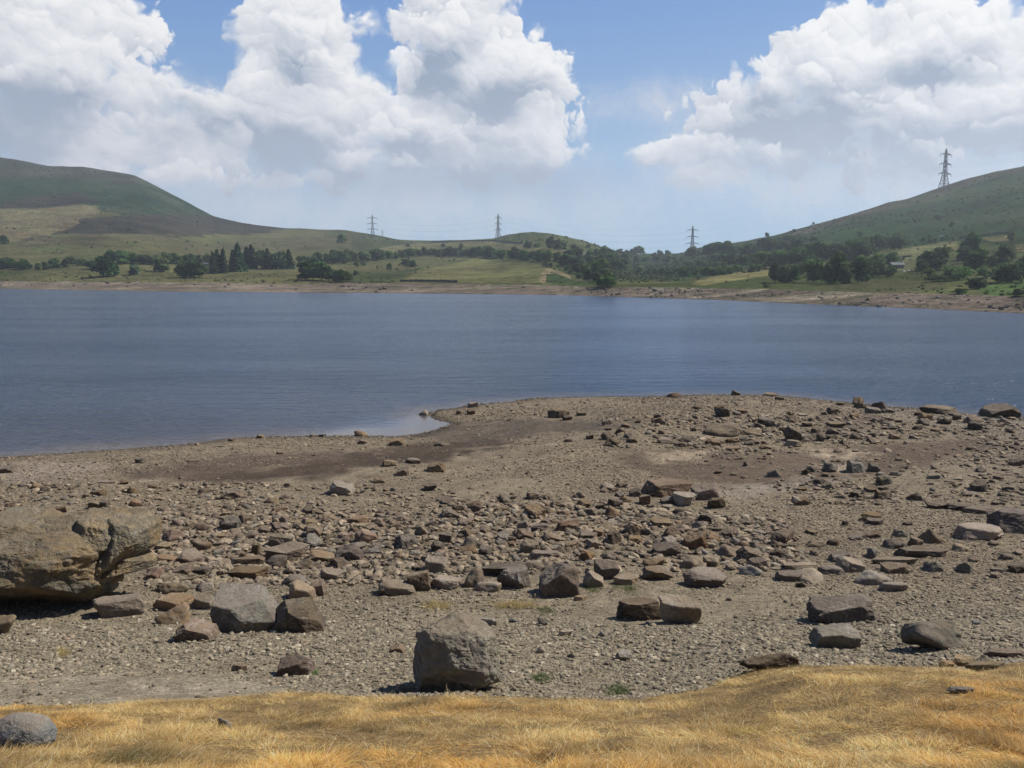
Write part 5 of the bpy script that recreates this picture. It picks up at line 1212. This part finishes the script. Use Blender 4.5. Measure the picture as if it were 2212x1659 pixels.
# ---------------------------------------------------------------- sun and sky
SEL, SAZ = math.radians(50), math.radians(75)
sl = bpy.data.lights.new('Sun', 'SUN'); sl.energy = SUN; sl.angle = math.radians(.53); sl.color = (1, .95, .87)
so = bpy.data.objects.new('Sun', sl); COL.objects.link(so)
sd_ = Vector((math.sin(SAZ) * math.cos(SEL), math.cos(SAZ) * math.cos(SEL), math.sin(SEL)))
so.rotation_euler = sd_.to_track_quat('Z', 'Y').to_euler(); so.location = (40, 20, 80)
w = bpy.data.worlds.new('World'); SC.world = w; w.use_nodes = True; t = NT(w.node_tree)
tc = t.n('ShaderNodeTexCoord'); Dv = t.n('ShaderNodeVectorMath', {0: tc.outputs['Generated']}, operation='NORMALIZE').outputs[0]
sky = t.n('ShaderNodeTexSky', sky_type='NISHITA', sun_disc=False, sun_elevation=SEL, sun_rotation=SAZ, altitude=200.0, air_density=1.0, dust_density=.6, ozone_density=1.6)
sp = t.n('ShaderNodeSeparateXYZ', {0: Dv})
az = t.m('MULTIPLY', t.m('ARCTAN2', sp.outputs[0], sp.outputs[1]), 57.2958)
el = t.m('MULTIPLY', t.m('ARCSINE', t.m('MINIMUM', t.m('MAXIMUM', sp.outputs[2], -1), 1)), 57.2958)
p0 = t.n('ShaderNodeCombineXYZ', {0: az, 1: el, 2: 0.0}).outputs[0]
def ae(x, y):
    a, s = ray(x, y); return math.degrees(math.atan2(float(a), 1)), math.degrees(math.atan2(float(s), math.hypot(float(a), 1)))
PXD = 0.0311      # degrees per disp px near the centre
CS = [ # soft low veils and the dim bodies behind the heaps
 (90,230,270,70),(300,420,520,60),(760,450,440,55),(1040,440,100,18),(300,480,700,40),(1580,390,120,28),(1680,300,170,50),(1900,330,320,110),(2150,330,220,90),(1430,224,30,8),(1000,390,200,50),(850,400,240,60),(450,300,190,80),(700,330,180,80)]
LX, LY = .35, .94
BACK = [(90,40,205,100),(60,150,230,80),(235,90,112,72),(60,230,230,60),(300,205,95,55),(240,310,320,60),(440,300,160,55),(-260,100,260,170),(-300,300,300,100),
 (622,50,100,82),(665,105,112,78),(640,195,122,88),(745,228,58,74),(590,280,190,70),(700,320,150,60),
 (985,0,98,86),(1000,95,136,82),(1050,190,148,82),(1160,205,58,52),(898,165,46,38),(905,250,72,52),(1020,270,175,75),(1000,335,190,58),(1150,290,46,52),
 (1860,150,196,64),(1840,78,80,50),(1975,68,118,60),(2110,112,158,66),(1722,130,106,52),(2310,140,240,90),(1660,185,78,42),(1590,215,50,36),(1570,250,56,26),(1640,250,110,40),(1850,230,220,62),(2080,220,240,74),(1440,340,66,24),(1540,330,84,34),(1640,346,80,30),(1560,372,110,24),(1900,368,72,24),(1985,332,62,26),(2180,300,90,30)]
FRONT = [(150,110,140,46),(60,60,110,40),(40,160,120,30),(250,150,90,32),(440,215,48,38),(295,258,80,22),(180,290,120,26),(515,305,36,34),(400,285,80,26),(675,215,60,30),(782,85,26,32),(640,60,70,40),(700,150,60,34),(820,285,60,26),(960,320,56,30),(860,150,32,34),(980,70,80,40),(1090,130,60,44),(1010,180,60,30),(1150,240,46,36),(1060,280,60,28),(1180,300,30,34),(750,350,90,26),(900,360,90,24),(600,390,90,24),(420,380,120,26),
 (1541,246,30,24),(1681,160,28,22),(1766,180,48,28),(1856,140,76,42),(1740,100,60,34),(1986,112,56,38),(1960,50,60,32),(2110,90,70,34),(2046,205,52,28),(2166,215,70,34),(1956,240,90,26),(1850,215,70,24),(2100,150,60,26),(2190,140,50,30),
 (1440,334,50,18),(1500,316,62,24),(1570,330,60,22),(1646,334,72,24),(1985,322,66,24),(1885,362,62,22),(2044,300,22,22),(2150,270,60,22)]
SHD = [ # thick parts lying in shade
 (50,228,170,58),(0,300,90,40),(625,335,92,50),(1040,392,220,30),(760,395,180,26),(1720,262,150,44),(1900,335,330,50),(2150,320,160,36),(470,280,110,20),(930,320,110,30),(1070,215,90,50),(2080,290,240,36),(1790,228,90,30),(640,150,50,40),(950,160,70,50),(2020,160,60,24),(1650,215,60,20)]
def blobs(p, lst, k=1.0, vec=True):
    acc = vb = None
    for (x, y, rx, ry) in lst:
        a, e = ae(x, y); sx = math.cos(math.radians(a))
        ra, re = rx * PXD * sx ** 2, ry * PXD * sx
        v = t.vm('MULTIPLY', t.vm('SUBTRACT', p, (a, e, 0)), (1 / ra, 1 / re, 0))
        d = t.m('MULTIPLY_ADD', t.vm('LENGTH', v, out=1), -min(ra, re), min(ra, re))
        if vec: v = t.vm('DOT_PRODUCT', v, (LX, LY, 0), out=1)
        if acc is None: acc, vb = d, v
        else:
            if vec:
                f = t.mr(t.m('SUBTRACT', d, acc), -.35, .35)
                vb = t.m('MULTIPLY_ADD', f, t.m('SUBTRACT', v, vb), vb)
            acc = t.m('SMOOTH_MAX', acc, d, k)
    return acc, vb
K = 2 ** -EXPO / SKYS
def sc_(c): return tuple(v * K for v in c)
def centred(sock): return t.vm('SUBTRACT', sock, (.5, .5, .5))
n1 = centred(t.noise(p0, .22, 3, .55, out=1, noise_dimensions='2D'))
n2 = centred(t.noise(p0, 1.1, 5, .6, out=1, noise_dimensions='2D'))
q0 = t.vm('MULTIPLY', t.vm('ADD', p0, t.vm('ADD', t.scale(n1, 2.2), t.scale(n2, .55))), (1, 1, 0))
def puffs(q, levels):
    hsum = lsum = None
    for sc1, A, W in levels:
        vn = t.n('ShaderNodeTexVoronoi', {'Vector': q, 'Scale': sc1}, feature='SMOOTH_F1' if sc1 < .7 else 'F1', voronoi_dimensions='2D')
        g = t.scale(t.vm('SUBTRACT', q, vn.outputs['Position']), sc1 / .6)
        l_ = t.vm('DOT_PRODUCT', g, (LX, LY, 0), out=1)
        h_ = t.m('SUBTRACT', .42, vn.outputs['Distance'])
        hs1 = t.m('MULTIPLY', h_, A); ls = t.m('MULTIPLY', t.m('MULTIPLY_ADD', h_, .8, l_), W)
        hsum = hs1 if hsum is None else t.m('ADD', hsum, hs1); lsum = ls if lsum is None else t.m('ADD', lsum, ls)
    return hsum, lsum
fine = t.m('SUBTRACT', t.noise(q0, 2.2, 6, .6, noise_dimensions='2D'), .5)
hB, lB = puffs(q0, ((.30, 2.0, .24), (.66, 1.2, .17), (1.5, .5, .075), (3.3, .2, .03)))
sB, vB = blobs(q0, BACK)
DB = t.m('ADD', t.m('MULTIPLY_ADD', fine, .6, .28), t.m('ADD', sB, hB))
soft = t.mr(t.noise(p0, .25, 3, .5, noise_dimensions='2D'), .4, .62, .18, 1.1)
def ramp01(v, w): return t.n('ShaderNodeMapRange', {'Value': v, 'From Min': -.1, 'From Max': w, 'To Min': 0.0, 'To Max': 1.0}, interpolation_type='SMOOTHSTEP').outputs[0]
aB = ramp01(DB, soft)
mB = t.m('MULTIPLY', vB, .23)
qf = t.vm('ADD', q0, (37.3, 11.9, 0))
hF, lF = puffs(qf, ((.5, 1.2, .19), (1.15, .65, .10), (2.6, .25, .04)))
sF, vF = blobs(q0, FRONT, .5)
DF = t.m('ADD', t.m('ADD', sF, hF), t.m('MULTIPLY', fine, .5))
vy = vF
aF = t.m('MULTIPLY', ramp01(DF, t.m('MULTIPLY', soft, .7)), t.mr(vy, -.95, .25))
mF = t.m('MULTIPLY', vF, .18)
shd = t.mr(t.m('ADD', blobs(q0, SHD, .8, False)[0], t.m('MULTIPLY', hB, .5)), -1.3, 1.3)
outm = t.m('MAXIMUM', t.mr(t.m('ABSOLUTE', az), 40, 52), t.mr(el, 26, 36))
inm = t.m('SUBTRACT', 1.0, outm)
gen = t.m('SUBTRACT', t.m('MULTIPLY', t.noise(Dv, 3.2, 8, .6), 14.0), 8.6)
base = t.mix(t.mr(el, 0, 24), sc_((.33, .52, .73)), sc_((.085, .24, .64)))
base = t.mix(outm, base, t.mix(t.mr(el, 0, 30), sc_((.20, .29, .42)), sc_((.045, .12, .33))))
base = t.mix(.85, sky.outputs[0], base)
veil = t.mr(t.m('ADD', blobs(q0, CS, 1.5, False)[0], t.m('ADD', t.m('MULTIPLY', fine, 1.4), t.m('MULTIPLY', hB, .6))), -2.0, 1.6)
vcol = t.mix(t.mr(t.m('ADD', lB, t.m('MULTIPLY', fine, .3)), -.35, .35), sc_((.56, .62, .71)), sc_((.74, .725, .75)))
vcol = t.mix(t.m('MULTIPLY', shd, .6), vcol, sc_((.36, .44, .56)))
lowm = t.mr(el, 14, 3)
def shade(l):
    c = t.mix(t.m('MINIMUM', t.m('MAXIMUM', l, 0.0), 1.0), sc_((.30, .37, .49)), sc_((.97, .96, .955)))
    return t.mix(t.m('MULTIPLY', lowm, .45), c, sc_((.64, .635, .69)))
brB = t.m('SUBTRACT', t.m('ADD', t.m('ADD', lB, mB), .68), t.m('MULTIPLY', shd, .85))
brF = t.m('SUBTRACT', t.m('ADD', t.m('ADD', lF, mF), .80), t.m('MULTIPLY', shd, .6))
out = t.mix(t.m('MULTIPLY', t.m('MULTIPLY', veil, t.mr(el, 0, 7, .42, .76)), inm), base, vcol)
out = t.mix(t.m('MULTIPLY', aB, inm), out, shade(brB))
out = t.mix(t.m('MULTIPLY', t.m('MULTIPLY', aF, .92), inm), out, shade(brF))
dk = t.mr(t.m('ADD', blobs(q0, [(40, 235, 150, 50), (-40, 290, 110, 40), (625, 335, 80, 42), (1030, 395, 190, 22)], .8, False)[0], t.m('MULTIPLY', hF, .5)), -1.2, 1.2)
out = t.mix(t.m('MULTIPLY', t.m('MULTIPLY', dk, .62), inm), out, sc_((.36, .42, .53)))
out = t.mix(t.m('MULTIPLY', t.mr(gen, -.2, 1.2), outm), out, sc_((.62, .64, .68)))
bg_ = t.n('ShaderNodeBackground', {'Color': out, 'Strength': SKYS}); t.n('ShaderNodeOutputWorld', {'Surface': bg_.outputs[0]})
w.cycles.sampling_method = 'MANUAL'; w.cycles.sample_map_resolution = 256

# ---------------------------------------------------------------- camera and output
cd = bpy.data.cameras.new('Camera'); cam = bpy.data.objects.new('Camera', cd); COL.objects.link(cam); SC.camera = cam
cam.location = (0, 0, H); cam.rotation_euler = (math.radians(90) - TH, 0, 0)
cd.sensor_width = 36.0; cd.lens = F / 1024 * 36.0; cd.clip_start = .1; cd.clip_end = 12000
vs = SC.view_settings; SC.display_settings.display_device = 'sRGB'; vs.view_transform = 'Standard'; vs.look = 'None'; vs.exposure = EXPO; vs.gamma = 1.0; vs.use_curve_mapping = False
cy = SC.cycles; cy.use_denoising = True; cy.denoiser = 'OPENIMAGEDENOISE'; cy.sample_clamp_direct = 2.5; cy.sample_clamp_indirect = 3.0; cy.max_bounces = 6; cy.diffuse_bounces = 2; cy.glossy_bounces = 2; cy.transmission_bounces = 2; cy.transparent_max_bounces = 6
cy.volume_bounces = 0; cy.volume_step_rate = 4.0; cy.use_adaptive_sampling = True; cy.adaptive_threshold = .02
SC.render.film_transparent = False
